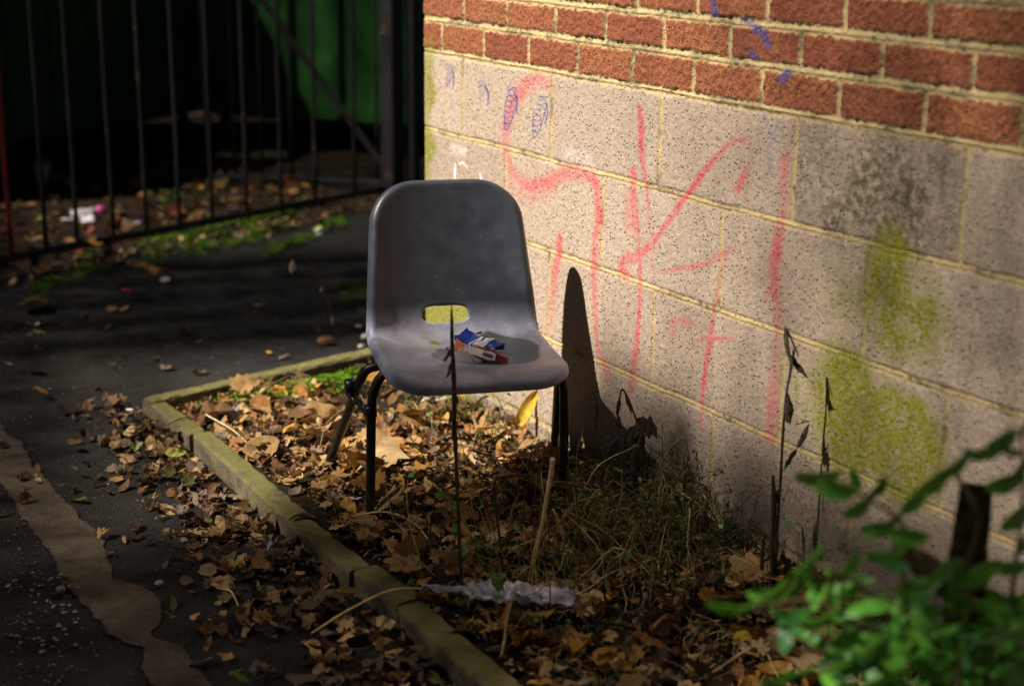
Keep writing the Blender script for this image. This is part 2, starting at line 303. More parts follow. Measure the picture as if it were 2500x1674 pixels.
bld = empty('masonry_wall', (0, 0, 0), 'corner wall of pale concrete blocks under a red brick band, sprayed with red graffiti', 'wall')
wall_part('block_base', 0, 4.6, -1.12, 0, bld); wall_part('brick_band', 0, 4.6, 0, .237, bld); wall_part('upper_blocks', 0, 4.6, .237, 1.4, bld, .006)
side = simple('block_side', (.42, .34, .25), .9, .2, 60, bump=.002)
mk('wall_core', *box((2.302, .112, .14), (4.597, .212, 2.5)), side, bld)
# ------------------------------------------------------------------ ground
q = N('asphalt', .82, .35); f1 = q.noise(14, 6); f2 = q.noise(260, 3); f3 = q.noise(2.2, 4)
c = q.mix(q.ramp(f1, (.35, 0.), (.7, 1.)), (.0075, .007, .008), (.018, .016, .015)); c = q.mix(q.ramp(f3, (.45, 0.), (.65, 1.)), c, (.020, .019, .013))
c = q.mix(1., c, q.ramp(f2, (.3, .5), (.55, 1.), (.72, 2.6)), 'MULTIPLY'); q.col(c); q.bump(f2, .005); q.bump(q.noise(90, 3), .005, .8)
q.rough(q.ramp(f1, (.3, .55), (.7, .95))); ASP = q.m
def patch(name, poly, z, mat, n=40, amp=.0, sc_=20, seed=1, extra=None, kind='structure', ragged=0., res=None, fade=0.):
    P = np.array(poly, float); x0, y0 = P.min(0); x1, y1 = P.max(0); st = res or max(x1-x0, y1-y0)/n
    xs = np.arange(x0, x1+st, st); ys = np.arange(y0, y1+st, st); X, Y = np.meshgrid(xs, ys)
    Xr = X+(fbm(X, Y, 26, 4, seed+5)-.5)*ragged; Yr = Y+(fbm(X, Y, 26, 4, seed+9)-.5)*ragged
    ins = np.zeros(X.shape, bool); j = len(P)-1
    for i in range(len(P)):
        xi, yi = P[i]; xj, yj = P[j]
        cnd = ((yi > Yr) != (yj > Yr)) & (Xr < (xj-xi)*(Yr-yi)/(yj-yi+1e-12)+xi); ins ^= cnd; j = i
    Z = z+amp*(fbm(X, Y, sc_, 4, seed)-.5)*2
    if extra is not None: Z = Z+extra(X, Y)
    idx = np.arange(X.size).reshape(X.shape); m = ins[:-1, :-1] & ins[1:, :-1] & ins[1:, 1:] & ins[:-1, 1:]
    Fq = np.stack([idx[:-1, :-1], idx[:-1, 1:], idx[1:, 1:], idx[1:, :-1]], -1)[m]
    used = np.unique(Fq); mp = -np.ones(X.size, int); mp[used] = np.arange(len(used))
    o = mk(name, np.stack([X, Y, Z], -1).reshape(-1, 3)[used], mp[Fq], mat, None, True)
    if fade:
        xx, yy = Xr.ravel()[used], Yr.ravel()[used]; dm = np.full(len(xx), 9.)
        for i in range(len(P)):
            (xi, yi), (xj, yj) = P[i], P[i-1]; t = np.clip(((xx-xi)*(xj-xi)+(yy-yi)*(yj-yi))/((xj-xi)**2+(yj-yi)**2+1e-9), 0, 1); dm = np.minimum(dm, np.hypot(xx-xi-t*(xj-xi), yy-yi-t*(yj-yi)))
        at = o.data.attributes.new('edge', 'FLOAT', 'POINT'); at.data.foreach_set('value', ss(dm, 0, fade).astype(np.float32))
    return tag(o, kind=kind)
# one big sheet with a gentle relief near the scene
xs = np.concatenate([[-150, -60, -25, -12], np.arange(-8, 4.01, .05), [8, 20, 60, 150]]); ys = np.concatenate([[-150, -60, -20, -8], np.arange(-4, 4.01, .05), [8, 20, 60, 150]])
X, Y = np.meshgrid(xs, ys); Zg = -1.0+.0015*(fbm(X, Y, 2, 2, 12)-.5); idx = np.arange(X.size).reshape(X.shape)
Fq = np.stack([idx[:-1, :-1], idx[:-1, 1:], idx[1:, 1:], idx[1:, :-1]], -1).reshape(-1, 4)
tag(mk('path', np.stack([X, Y, Zg], -1).reshape(-1, 3), Fq, ASP, None, True), kind='structure')
q = N('pale_strip_surface', .85, .25); f1 = q.noise(30, 6); f2 = q.noise(320, 3)
c = q.mix(q.ramp(f1, (.3, 0.), (.7, 1.)), (.065, .052, .038), (.105, .084, .062)); c = q.mix(q.ramp(q.ma('ADD', q.attr('edge', 'Fac'), q.ma('MULTIPLY', q.noise(50, 5), .7)), (.38, 0.), (.68, 1.)), (.013, .012, .012), c); c = q.mix(1., c, q.ramp(f2, (.3, .4), (.5, 1.), (.75, 1.6)), 'MULTIPLY'); q.col(c); q.bump(f2, .002)
k = .3916; rt = [(-60, -260), (40, 0), (130, 40), (210, 200), (300, 290), (430, 430), (520, 530), (640, 650), (720, 830), (720, 905), (880, 950), (1030, 1040), (1000, 1200), (960, 1260), (1130, 1320), (1230, 1450), (1350, 1568), (1600, 1850)]
lf = [(1250, 1850), (1000, 1650), (930, 1568), (870, 1450), (880, 1340), (700, 1285), (580, 1150), (440, 1000), (330, 800), (240, 670), (190, 620), (110, 500), (90, 440), (0, 330), (-300, 60)]
patch('pale_strip', [gp(x*k, 1060+y*k)[:2] for x, y in rt+lf], -.996, q.m, res=.0035, amp=.0006, ragged=.02, fade=.02)  # paler strip, blending to the tarmac colour at its edges
SOILM = N('soil', .95, .1); q = SOILM; f1 = q.noise(30, 6); q.col(q.mix(q.ramp(f1, (.35, 0.), (.7, 1.)), (.010, .007, .005), (.04, .026, .016))); q.bump(f1, .02); q.bump(q.noise(200, 4), .005)
def bedh(X, Y):
    X = np.asarray(X, float); Y = np.asarray(Y, float)
    h = .028*ss(Y, -.45, -.02)*ss(X, .5, 1.2)+.03*(fbm(X, Y, 5, 3, 21)-.5)+.018*np.exp(-((X-.8)/.35)**2-((Y+.6)/.2)**2)
    return h-.022*ss(-X, -.25, .05)*1.0
SZ = -.965
bedpoly = [(-.17, -.742), (3.3, -.76), (3.3, -.004), (-.02, -.004), (-.03, .6), (-.44, .6), (-.30, .0)]
patch('planting_bed_soil', bedpoly, SZ, SOILM.m, res=.018, amp=.008, sc_=30, extra=bedh)
yard = [(-2.02, -.9), (-2.8, 1.26), (-3.2, 3.4), (-9, 6), (-9, -5), (-1.5, -3)]
def yh(X, Y):
    d = ((X+2.02)*2.16+(Y+.9)*.78)/2.3; return .05*ss(-d, .0, .5)+.03*(fbm(X, Y, 3, 3, 33)-.5)
patch('yard_ground', yard, -1.0, SOILM.m, res=.05, amp=.01, sc_=10, extra=yh)
# mossy slab beside the wall corner
q = N('mossy_slab', .95, .1); wv = q.n('ShaderNodeTexWave'); wv.inputs['Scale'].default_value = 14; wv.inputs['Distortion'].default_value = 4; q.L(q.co, wv.inputs[0]); f1 = q.noise(22, 5)
q.col(q.mix(q.ramp(f1, (.4, 0.), (.6, 1.)), (.018, .018, .013), (.05, .055, .016))); q.bump(wv.outputs[1], .006); q.bump(f1, .006)
P = [(-1.42, .33), (-.84, .205), (-.55, .85), (-1.2, 1.0)]
mb = MB(); c4 = np.mean(P, 0); lo = [(*p, -1.02) for p in P]; hi = [(*(np.array(p)*.985+c4*.015), -.985) for p in P]
mb.add(lo+hi, [(4, 5, 6, 7), (0, 1, 5, 4), (1, 2, 6, 5), (2, 3, 7, 6), (3, 0, 4, 7)]); tag(mb.build('inspection_slab', q.m), 'mossy ribbed stone slab set in the path behind the chair', 'slab')
# ------------------------------------------------------------------ concrete edging stones
q = N('edging_concrete', .92, .15); f1 = q.noise(18, 6); f2 = q.noise(300, 3); geo = q.n('ShaderNodeNewGeometry'); sepn = q.n('ShaderNodeSeparateXYZ'); q.L(geo.outputs['True Normal'], sepn.inputs[0])
con = q.mix(q.ramp(f1, (.3, 0.), (.7, 1.)), (.085, .070, .05), (.20, .165, .11)); con = q.mix(1., con, q.ramp(f2, (.33, .45), (.5, 1.), (.7, 1.6)), 'MULTIPLY')
alg = q.mix(q.noise(60, 4), (.095, .095, .025), (.19, .18, .065)); c = q.mix(q.ramp(q.ma('ADD', f1, q.ma('MULTIPLY', sepn.outputs[2], .22)), (.50, 0.), (.70, .85)), con, alg)
q.col(c); q.bump(f2, .003); q.bump(q.noise(40, 4), .006); EDG = q.m
def stone(A_, B_, wd, side, label, z0=-1.06, z1=-.947, name='edging_stone'):
    A_ = np.array(A_, float); B_ = np.array(B_, float); L = np.linalg.norm(B_-A_); t = (B_-A_)/L; nrm = np.array([-t[1], t[0]])*side
    n = max(6, int(L/.012)); prof = [(0, z0), (0, z1-.007), (.003, z1-.002), (.008, z1), (wd-.008, z1), (wd-.003, z1-.002), (wd, z1-.007), (wd, z0)]
    V = []
    for i in range(n+1):
        s_ = i/n*L; e = .003 if i in (0, n) else 0
        for j, (a, z) in enumerate(prof):
            jx = (vnoise(s_+A_[0]*7, j*.15, 30, 5)-.5)*.0025+(vnoise(s_+A_[0]*7, j*.2, 7, 8)-.5)*.003-(.005*max(0, vnoise(s_+A_[1]*9, j*.1, 45, 18)-.7)/.3 if 0 < j < 7 else 0)
            p = A_+t*np.clip(s_, .001, L-.001)+nrm*(a+jx*.8+(e if a < wd/2 else -e)); V.append((p[0], p[1], z+(jx-e if z > z0+.01 else 0)))
    m = len(prof); Fc = [(i*m+j, i*m+j+1, (i+1)*m+j+1, (i+1)*m+j) for i in range(n) for j in range(m-1)]
    if side < 0: Fc = [f[::-1] for f in Fc]
    Fc += [tuple(range(m)), tuple(n*m+j for j in range(m))[::-1]]
    g = np.array([A_[0], A_[1], z0]); return tag(mk(name, V, Fc, EDG, loc=g), label, 'edging stone', 'concrete edging stones round the planting bed')
fr = lambda x, off=0: (x, -.787-.010*(x+.2)/1.8+.0+off)
stone((-.385, .02), (-.207, -.788), .062, 1, 'long algae-topped edging stone running back from the corner of the bed to the wall')
stone((-.62, 1.0), (-.388, .028), .062, 1, 'edging stone furthest back, continuing past the wall corner behind the chair')
jx = [-.203, .160, .855, 1.168, 1.365, 2.0, 2.9]; lb = ['short front edging stone butted against the bed corner', 'long front edging stone with leaves heaped against its outer face', 'front edging stone starting at the knotted dark root below the chair legs', 'short front edging stone under the dry twig', 'front edging stone partly buried by leaves at the bottom edge', 'edging stone hidden beneath the green bush']
jy = [-.783, -.776, -.792, -.784, -.781, -.80, -.80]
for i in range(6):
    sh_ = (-.004, .003, -.006, .004, 0, 0)[i]
    stone((jx[i]+(.064 if i == 0 else .002), jy[i]+sh_), (jx[i+1]-.002, jy[i+1]+sh_), (.050, .054, .058, .060, .062, .062)[i], 1, lb[i], z1=-.947+(.001, .002, -.001, .002, -.001, 0)[i])
# ------------------------------------------------------------------ leaves
LC = dict(brown=(.19, .10, .045), orange=(.36, .175, .055), tan=(.42, .26, .11), dark=(.05, .026, .014), ochre=(.46, .24, .05), grey=(.20, .145, .10), pale=(.52, .36, .19), olive=(.13, .12, .035), red=(.22, .06, .03), yellow=(.66, .46, .05), green=(.12, .22, .04), lime=(.58, .62, .14), mint=(.30, .38, .20))
LM = {}
for kx, c in LC.items():
    q = N('leaf_'+kx, .72, .25); f1 = q.noise(55, 5); f2 = q.noise(12, 3)
    cc = q.mix(q.ramp(f1, (.3, 0.), (.7, 1.)), tuple(v*.62 for v in c), tuple(min(.9, v*1.22) for v in c)); cc = q.mix(q.ramp(f2, (.5, 0.), (.68, .55)), cc, tuple(v*.45 for v in c))
    q.col(cc); q.bump(f1, .003); q.translucent(.18, tuple(v*.8 for v in c)); LM[kx] = q.m
def leafgeo(kind, r):
    n = 32; th = np.linspace(0, 2*math.pi, n, endpoint=False)
    if kind == 'maple':
        rad = np.full(n, .22)
        for a, l, wd in ((0, 1.0, .26), (.95, .82, .24), (-.95, .8, .24), (1.95, .52, .24), (-1.95, .5, .24)):
            d = np.abs((th-a+math.pi) % (2*math.pi)-math.pi); rad = np.maximum(rad, l*np.exp(-(d/wd)**1.3*.9))
        rad = rad*.5*(1+.14*r.uniform(-1, 1, n)); rad[n//2] = .10
    elif kind == 'oval': rad = .5/np.sqrt(np.cos(th)**2+(np.sin(th)/.5)**2)*(1+.03*r.uniform(-1, 1, n)); rad[0] *= 1.14
    elif kind == 'lance': rad = .5/np.sqrt(np.cos(th)**2+(np.sin(th)/.26)**2)
    elif kind == 'broad': rad = .5/np.sqrt(np.cos(th)**2+(np.sin(th)/.78)**2)*(1+.08*r.uniform(-1, 1, n)); rad[0] *= 1.15
    else: rad = .42*(.65+.5*r.random(n))
    fr_ = [0, .3, .55, .8, 1]; V = [(0, 0, 0)]
    for f in fr_[1:]:
        for i in range(n): V.append((f*rad[i]*math.cos(th[i]), f*rad[i]*math.sin(th[i]), 0))
    V = np.array(V); Fc = [(0, 1+i, 1+(i+1) % n) for i in range(n)]
    for k_ in range(3):
        a = 1+k_*n; Fc += [(a+i, a+n+i, a+n+(i+1) % n, a+(i+1) % n) for i in range(n)]
    return V, Fc
def curl(V, r, amt=1.):
    V = V.copy(); x, y = V[:, 0], V[:, 1]; a = r.uniform(0, 6.28); u_ = x*math.cos(a)+y*math.sin(a)
    z = amt*(r.uniform(-.2, 1.3)*u_**2+r.uniform(.0, .55)*np.abs(y)+r.uniform(-.6, .9)*x**2+.22*(vnoise(x, y, 5, int(r.integers(1e6)))-.5)+.10*(vnoise(x, y, 11, int(r.integers(1e6)))-.5))
    sq = 1-.35*amt*min(1, abs(r.normal(0, .5))); V[:, 2] = z-z.min()*.3; V[:, 1] *= sq; return V
KINDS = ['maple', 'oval', 'broad', 'scrap', 'oval', 'scrap', 'maple', 'broad', 'lance', 'scrap']
SHAPES = []
for i in range(26):
    V, Fc = leafgeo(KINDS[i % 10], rng); SHAPES.append((curl(V, rng, rng.uniform(.35, 1.15)), Fc, KINDS[i % 10]))
def rotm(rz, tx, ty): return np.array(Matrix.Rotation(rz, 3, 'Z')@Matrix.Rotation(tx, 3, 'X')@Matrix.Rotation(ty, 3, 'Y'))
BEDC = ['brown', 'orange', 'tan', 'dark', 'ochre', 'grey', 'brown', 'orange', 'dark', 'pale', 'brown', 'tan', 'ochre', 'dark', 'tan', 'pale', 'pale', 'tan']
PATHC = ['brown', 'grey', 'dark', 'tan', 'dark', 'grey', 'brown', 'olive', 'dark', 'brown', 'tan', 'grey', 'pale']
def inbed(x, y): return -.30 < x < 3.1 and -.72 < y < -.01 and (x > -.12 or y > -.72-(x+.12)*4.2)
def bedpos():
    while 1:
        x = rng.uniform(-.28, 2.7); y = rng.uniform(-.72, -.015)
        if inbed(x, y):
            if x < .25 and y > -.30 and rng.random() < .8: continue
            return x, y, SZ+float(bedh(x, y))+rng.uniform(.006, .034)
def pathpos():
    t = rng.random()
    if t < .72:
        x = rng.uniform(-.35, 2.2)**1; y = fr(max(x, -.2))[1]-abs(rng.normal(0, .055+.045*max(0, x)+.03))-.012
        if x < -.05 and rng.random() < .7: return pathpos()
        return x, y, -1.0+rng.uniform(.004, .03 if y > -.9 else .012)
    if t < .80: return rng.uniform(-1.8, .9), rng.uniform(-1.5, 0)-.0*0, -.992
    s_ = rng.random(); x = -2.02-.8*s_+abs(rng.normal(0, .09)); y = -.9+2.1*s_; return x, y, -.99+rng.uniform(0, .02)
def yardpos():
    s_ = rng.random()**1.3; d = rng.random()**1.5*1.5; x = -2.1-.8*s_-d; y = -1.1+2.2*s_-.25*d; z = -1.0+float(yh(np.array(x), np.array(y)))+rng.uniform(.005, .03); return x, y, z
def ok_path(x, y): return not (-.24 < x and y > -.80) and not (-.45 < x < -.2 and y > -.80)
keys = list(LC)
def stuff(name, n, posf, cols, s0, s1, label, cat):
    Vs = []; Fs = []; mi = []; o_ = 0; nf = 0
    for i in range(n):
        for _ in range(20):
            x, y, z = posf()
            if posf is not pathpos or ok_path(x, y): break
        else: continue
        V, Fc, _k = SHAPES[rng.integers(26)]; s_ = rng.uniform(s0, s1); R = rotm(rng.uniform(0, 6.28), rng.normal(0, .38), rng.normal(0, .38))
        Vs.append((V*s_)@R.T+np.array([x, y, z])); Fs += [tuple(a+o_ for a in f) for f in Fc]; o_ += len(V); mi += [keys.index(cols[rng.integers(len(cols))])]*len(Fc)
    o = mk(name, np.concatenate(Vs), Fs, [LM[k_] for k_ in keys], None, True); o.data.polygons.foreach_set('material_index', mi); return tag(o, label, cat, kind='stuff')
stuff('leaf_litter', 2300, bedpos, BEDC, .028, .066, 'dense brown leaf litter covering the planting bed around the chair legs', 'leaf litter')
stuff('path_leaf_litter', 1500, pathpos, PATHC, .022, .052, 'drift of crushed brown leaves along the outer side of the edging stones', 'leaf litter')
stuff('yard_leaf_litter', 500, yardpos, ['brown', 'dark', 'dark', 'orange', 'olive', 'red'], .03, .08, 'dim leaf litter on the ground behind the railings', 'leaf litter')
LMESH = {}
def leafobj(pos, size, rz, tx, ty, colr, shape, label, group=None, cat='leaf', name='fallen_leaf'):
    kx = (shape, colr)
    if kx not in LMESH:
        V, Fc, _ = SHAPES[shape]; me = bpy.data.meshes.new('fallen_leaf'); me.from_pydata([tuple(v) for v in V], [], Fc); me.materials.append(LM[colr]); me.polygons.foreach_set('use_smooth', [True]*len(Fc)); me.update(); LMESH[kx] = me
    o = bpy.data.objects.new(name, LMESH[kx]); C.objects.link(o); o.location = pos; o.rotation_euler = Matrix(rotm(rz, tx, ty)).to_euler(); o.scale = (size,)*3
    return tag(o, label, cat, group)
ADJ = dict(brown='mid brown', orange='orange brown', tan='tan', dark='very dark', ochre='ochre', grey='greyish brown', pale='pale dry', red='reddish', olive='olive brown')
SHW = dict(maple='lobed', oval='oval', broad='rounded', scrap='torn', lance='narrow')
def leaflab(cx, k, x, y, where):
    if where == 'bed':
        if y > -.24: zn = 'close to the wall'+(' behind the chair legs' if x < 1.05 else ' right of the chair shadow')
        elif x < .2: zn = 'in the inner corner of the planting bed'
        elif x < .62: zn = 'under the chair towards its rear legs'
        elif x < .95: zn = 'around the front left chair leg'
        elif x < 1.3: zn = 'in the bed just in front of the chair'
        elif x < 1.65: zn = 'in the bed around the plastic bag'
        else: zn = 'at the near end of the bed by the shrub'
    elif where == 'path':
        if x < -1.5: zn = 'on the path along the foot of the railings'
        elif x < -.25: zn = 'lying alone on the dark tarmac path'
        elif x < .5: zn = 'outside the edging stones near the bed corner'
        elif x < 1.2: zn = 'in the drift outside the middle of the edging'
        else: zn = 'in the drift outside the nearest edging stones'
    else: zn = 'on the shaded ground behind the railings'
    s_ = '%s %s fallen leaf %s' % (ADJ[cx], SHW[SHAPES[k][2]], zn); return s_, s_.replace('fallen leaf', 'fallen leaves')
for i in range(170):
    x, y, z = bedpos(); cx = BEDC[rng.integers(len(BEDC))]
    leafobj((x, y, z+.012), rng.uniform(.06, .12), rng.uniform(0, 6.28), rng.normal(0, .4), rng.normal(0, .4), cx, kq := int(rng.integers(26)), *leaflab(cx, kq, x, y, 'bed'))
n_ = 0
while n_ < 70:
    x, y, z = pathpos()
    if not ok_path(x, y): continue
    cx = PATHC[rng.integers(len(PATHC))]; n_ += 1; nf_ = x < -1.6
    leafobj((x, y, z+.006), rng.uniform(.035, .072), rng.uniform(0, 6.28), rng.normal(0, .28), rng.normal(0, .28), cx, kq := int(rng.integers(26)), *leaflab(cx, kq, x, y, 'path'))
for i in range(28):
    x, y, z = yardpos(); cx = ['brown', 'orange', 'olive', 'tan'][rng.integers(4)]
    leafobj((x, y, z+.01), rng.uniform(.06, .11), rng.uniform(0, 6.28), rng.normal(0, .3), rng.normal(0, .3), cx, kq := int(rng.integers(26)), *leaflab(cx, kq, x, y, 'yard'))
# leaves one can single out
def pick(kind): return [i for i, s_ in enumerate(SHAPES) if s_[2] == kind]
mp, ov, br_, ln = pick('maple'), pick('oval'), pick('broad'), pick('lance')
SPEC = [((935, 1100), -.925, .125, .4, 1.0, -.2, 'pale', br_[0], 'large pale orange leaf standing upright beside the front left chair leg'),
 ((850, 1125), -.93, .10, 2.0, .3, .3, 'tan', mp[0], 'big tan crumpled leaf just behind the front left chair leg'),
 ((900, 1180), -.93, .10, 4.0, .2, -.1, 'orange', mp[1], 'broad orange leaf at the base of the front left chair leg'),
 ((805, 1178), -.93, .05, 1.2, .6, .2, 'ochre', br_[1], 'small bright ochre leaf below the rear left chair leg'),
 ((1165, 1050), -.925, .14, .8, .25, -.3, 'tan', mp[2], 'large tan maple leaf with dark veins under the chair'),
 ((1000, 1010), -.93, .10, 3.2, .3, .2, 'orange', ov[0], 'long curled orange leaf on the litter below the seat'),
 ((970, 965), -.95, .08, 5.2, .2, .3, 'brown', ov[1], 'reddish brown folded leaf near the moss under the seat'),
 ((1140, 1210), -.93, .09, 2.2, .2, .2, 'ochre', ov[2], 'ochre leaf catching the light at the edge of the chair shadow'),
 ((1135, 1255), -.93, .07, .2, .2, .2, 'orange', br_[2], 'orange leaf below the dark stalk in the bed'),
 ((1215, 1545), -.93, .12, 2.4, .15, .1, 'ochre', mp[3], 'large ochre maple leaf in front of the plastic bag'),
 ((1560, 1555), -.93, .12, .6, .3, .3, 'orange', mp[4], 'big orange brown leaf near the bottom of the bed'),
 ((1815, 1560), -.93, .035, .6, .3, .3, 'yellow', br_[0], 'small bright yellow leaf beside the green bush'),
 ((265, 632), -.985, .125, 2.6, -.15, .1, 'tan', mp[0], 'flat tan maple leaf below the railing crossed by a shadow'),
 ((430, 549), -.95, .075, .9, -.1, .0, 'ochre', ln[0], 'narrow yellow leaf lying just behind the railing'),
 ((235, 601), -.94, .13, .4, .0, .1, 'ochre', ln[1], 'long ochre leaf under the lower rail of the fence'),
 ((370, 662), -.985, .14, .7, .2, .1, 'orange', ln[0], 'long orange leaf at the foot of the short fence post'),
 ((80, 745), -.99, .12, 2.8, -.1, .1, 'olive', br_[1], 'large dull leaf on the path at the left edge'),
 ((85, 850), -.99, .06, 1.0, .1, .1, 'red', mp[1], 'red brown leaf on the dark path at the left'),
 ((100, 955), -.99, .055, .6, .2, .2, 'orange', ln[1], 'small curled orange leaf alone on the path'),
 ((180, 1082), -.99, .045, .3, .1, .1, 'brown', ov[0], 'round brown leaf beside the pale strip'),
 ((490, 1162), -.975, .06, 4.9, .25, -.3, 'orange', br_[2], 'bright orange leaf leaning against the litter outside the edging'),
 ((441, 1150), -.975, .034, .6, .2, .2, 'yellow', mp[2], 'small vivid yellow leaf outside the edging stones'),
 ((330, 1092), -.985, .045, 2.7, .2, .1, 'mint', br_[0], 'pale green leaf outside the bed corner'),
 ((415, 1155), -.98, .03, .6, .5, .1, 'olive', br_[1], 'dull green leaf next to the vivid yellow leaf'),
 ((428, 1105), -.965, .045, 1.3, .9, .1, 'lime', ov[1], 'yellow green leaf standing on edge by the short edging stone'),
 ((572, 1377), -.992, .045, .35, .05, .05, 'lime', ln[0], 'narrow light green leaf on the path beside the litter'),
 ((638, 1380), -.985, .05, .1, .15, .1, 'orange', br_[2], 'square orange leaf lying by the narrow green leaf'),
 ((585, 1655), -.992, .055, .35, .05, .05, 'green', ln[1], 'green oval leaf at the bottom edge of the path'),
 ((733, 1655), -.99, .055, 1.3, .1, .05, 'grey', ov[3], 'round grey leaf at the bottom edge of the path'),
 ((412, 1503), -.985, .035, 1.9, .2, .7, 'pale', ln[0], 'curled cream leaf shard alone on the pale strip edge'),
 ((852, 1442), -.97, .045, 1.2, .7, .1, 'tan', ln[1], 'tan leaf propped against the edging by the joint'),
 ((595, 1062), -.945, .032, 1.2, .3, .3, 'green', ov[2], 'rounded green leaf in the bed beside the pale twig'),
 ((185, 1145), -.99, .035, .5, .05, .05, 'grey', ln[0], 'thin grey leaf on the path beside the pale strip'),
 ((680, 1010), -.94, .06, 1.5, .4, .6, 'brown', ov[3], 'cupped brown leaf in the bed by the rear edging stone'),
 ((480, 1010), -.95, .055, 2.5, .4, .4, 'brown', br_[0], 'rusty leaf in the inner corner of the bed')]
for (p, z, s_, rz, tx, ty, cx, shp, lab) in SPEC:
    g = gp(*p, z+(.022 if p[0] < 1000 and z < -.96 and 280 < p[0] else .014)); leafobj(g, s_*1.1, rz, tx, ty, cx, shp, lab)
# long yellow leaf propped on the wall under the seat
P0 = vp(1265, 1035, (.60, -.05, 0)); P1 = vp(1312, 950, (.60, -.03, 0)); ax = P1-P0; L = np.linalg.norm(ax); ax /= L; sd_ = np.cross(ax, cf); sd_ /= np.linalg.norm(sd_); nn = np.cross(ax, sd_)
V = []; n = 10
for i in range(n+1):
    t = i/n; wd = .019*math.sin(math.pi*min(1, t*.9+.1))**.5*(1-.2*t)
    for j in (-1, -.5, 0, .5, 1): V.append(P0+ax*L*t+sd_*j*wd+nn*(.006*abs(j)+.004*math.sin(t*7)))
Fc = [(i*5+j, i*5+j+1, i*5+j+6, i*5+j+5) for i in range(n) for j in range(4)]
tag(mk('fallen_leaf', V, Fc, LM['yellow'], None, True, loc=P0), 'long yellow leaf leaning upright against the wall behind the right chair leg', 'leaf')
# ------------------------------------------------------------------ chair
cx0, cy0, cz0, cyaw = 1.1528, -.4570, -.5995, -.3095
LS, HB, LEAN, TILT, WS, WJ, WT, RR = .3402, .3296, .2188, .0834, .1967, .1952, .1666, .0583
FE = .010
def prof():
    pts = [(0., 0.)]; s_ = [0.]; seq = []; n = 14
    ang = math.pi/2-LEAN
    for k_ in range(n): seq.append((.06/n, .75+(-TILT-.75)*(k_+.5)/n))
    for k_ in range(n): seq.append(((LS-.06)/n, -TILT))
    for k_ in range(n): seq.append((RR*(ang+TILT)/n, -TILT+(ang+TILT)*(k_+.5)/n))
    for k_ in range(n): seq.append((HB/n, ang-.10+.14*(k_+.5)/n))
    for L, p in seq: pts.append((pts[-1][0]-L*math.cos(p), pts[-1][1]+L*math.sin(p))); s_.append(s_[-1]+L)
    return np.array(pts), np.array(s_)
PR, SS = prof(); ST = SS[-1]; SJ = LS+RR*.8
PX = np.interp(np.linspace(0, ST, 400), SS, PR[:, 0]); PZ = np.interp(np.linspace(0, ST, 400), SS, PR[:, 1]); kern = np.ones(21)/21
sm = lambda a: np.convolve(np.pad(a, 10, 'reflect', reflect_type='odd'), kern, 'valid'); PX, PZ = sm(PX), sm(PZ); SG = np.linspace(0, ST, 400)
TX = np.gradient(PX); TZ = np.gradient(PZ); LL = np.hypot(TX, TZ); TX /= LL; TZ /= LL
def halfw(s_):
    w_ = np.interp(s_, [0, .3*SJ, SJ, ST], [WS, WS, WJ, WT])-FE
    rnd = lambda d, r: np.sqrt(np.clip(1-(1-np.clip(d/r, 0, 1))**2.2, 0, 1))
    a = np.where(s_ < FE+.07, (w_-.07)+.07*rnd(s_-FE, .07), w_); d = ST-FE-s_
    return np.where(d < .09, (w_-.09)+.09*rnd(d, .09), a)
def surf(s_, t):
    x = np.interp(s_, SG, PX); z = np.interp(s_, SG, PZ); tx = np.interp(s_, SG, TX); tz = np.interp(s_, SG, TZ)
    wf = np.interp(s_, [0, .3*SJ, SJ, ST], [WS, WS, WJ, WT])
    k_ = np.interp(s_, [0, SJ*.5, SJ, SJ+.1, ST], [0, .014, .038, .042, .026]); h = k_*(np.abs(t)/wf)**2.4
    dish = -.006*np.clip(1-(t/wf)**2, 0, 1)*np.exp(-((s_-SJ*.55)/.09)**2)
    x = x+tz*(h+dish); z = z-tx*(h+dish); c_, s2 = math.cos(cyaw), math.sin(cyaw)
    return np.stack([cx0+x*c_-t*s2, cy0+x*s2+t*c_, cz0+z], -1)
def loc2w(fwd, lat, z): c_, s2 = math.cos(cyaw), math.sin(cyaw); return np.array([cx0+fwd*c_-lat*s2, cy0+fwd*s2+lat*c_, z])
# handle hole: find the surface point seen at its centre
Sg, Tg = np.meshgrid(np.linspace(SJ-.06, SJ+.12, 90), np.linspace(-.1, .1, 90)); Wd = surf(Sg, Tg)-CP; zz = Wd@cf
e = np.hypot(1250+FPX*(Wd@cr)/zz-1087, 837-FPX*(Wd@cu)/zz-766); iH = np.unravel_index(e.argmin(), e.shape); HS, HT = Sg[iH], Tg[iH]
NA = 260; out = []; so_ = np.concatenate([np.full(60, FE), np.linspace(FE, ST-FE, 300), np.full(60, ST-FE), np.linspace(ST-FE, FE, 300)])
to_ = np.concatenate([np.linspace(-float(halfw(np.array(FE))), float(halfw(np.array(FE))), 60), halfw(np.linspace(FE, ST-FE, 300)), np.linspace(float(halfw(np.array(ST-FE))), -float(halfw(np.array(ST-FE))), 60), -halfw(np.linspace(ST-FE, FE, 300))])
ang_o = np.arctan2(to_-HT, so_-HS); od = np.argsort(ang_o); rad_o = np.hypot(to_-HT, so_-HS)[od]; ang_o = ang_o[od]
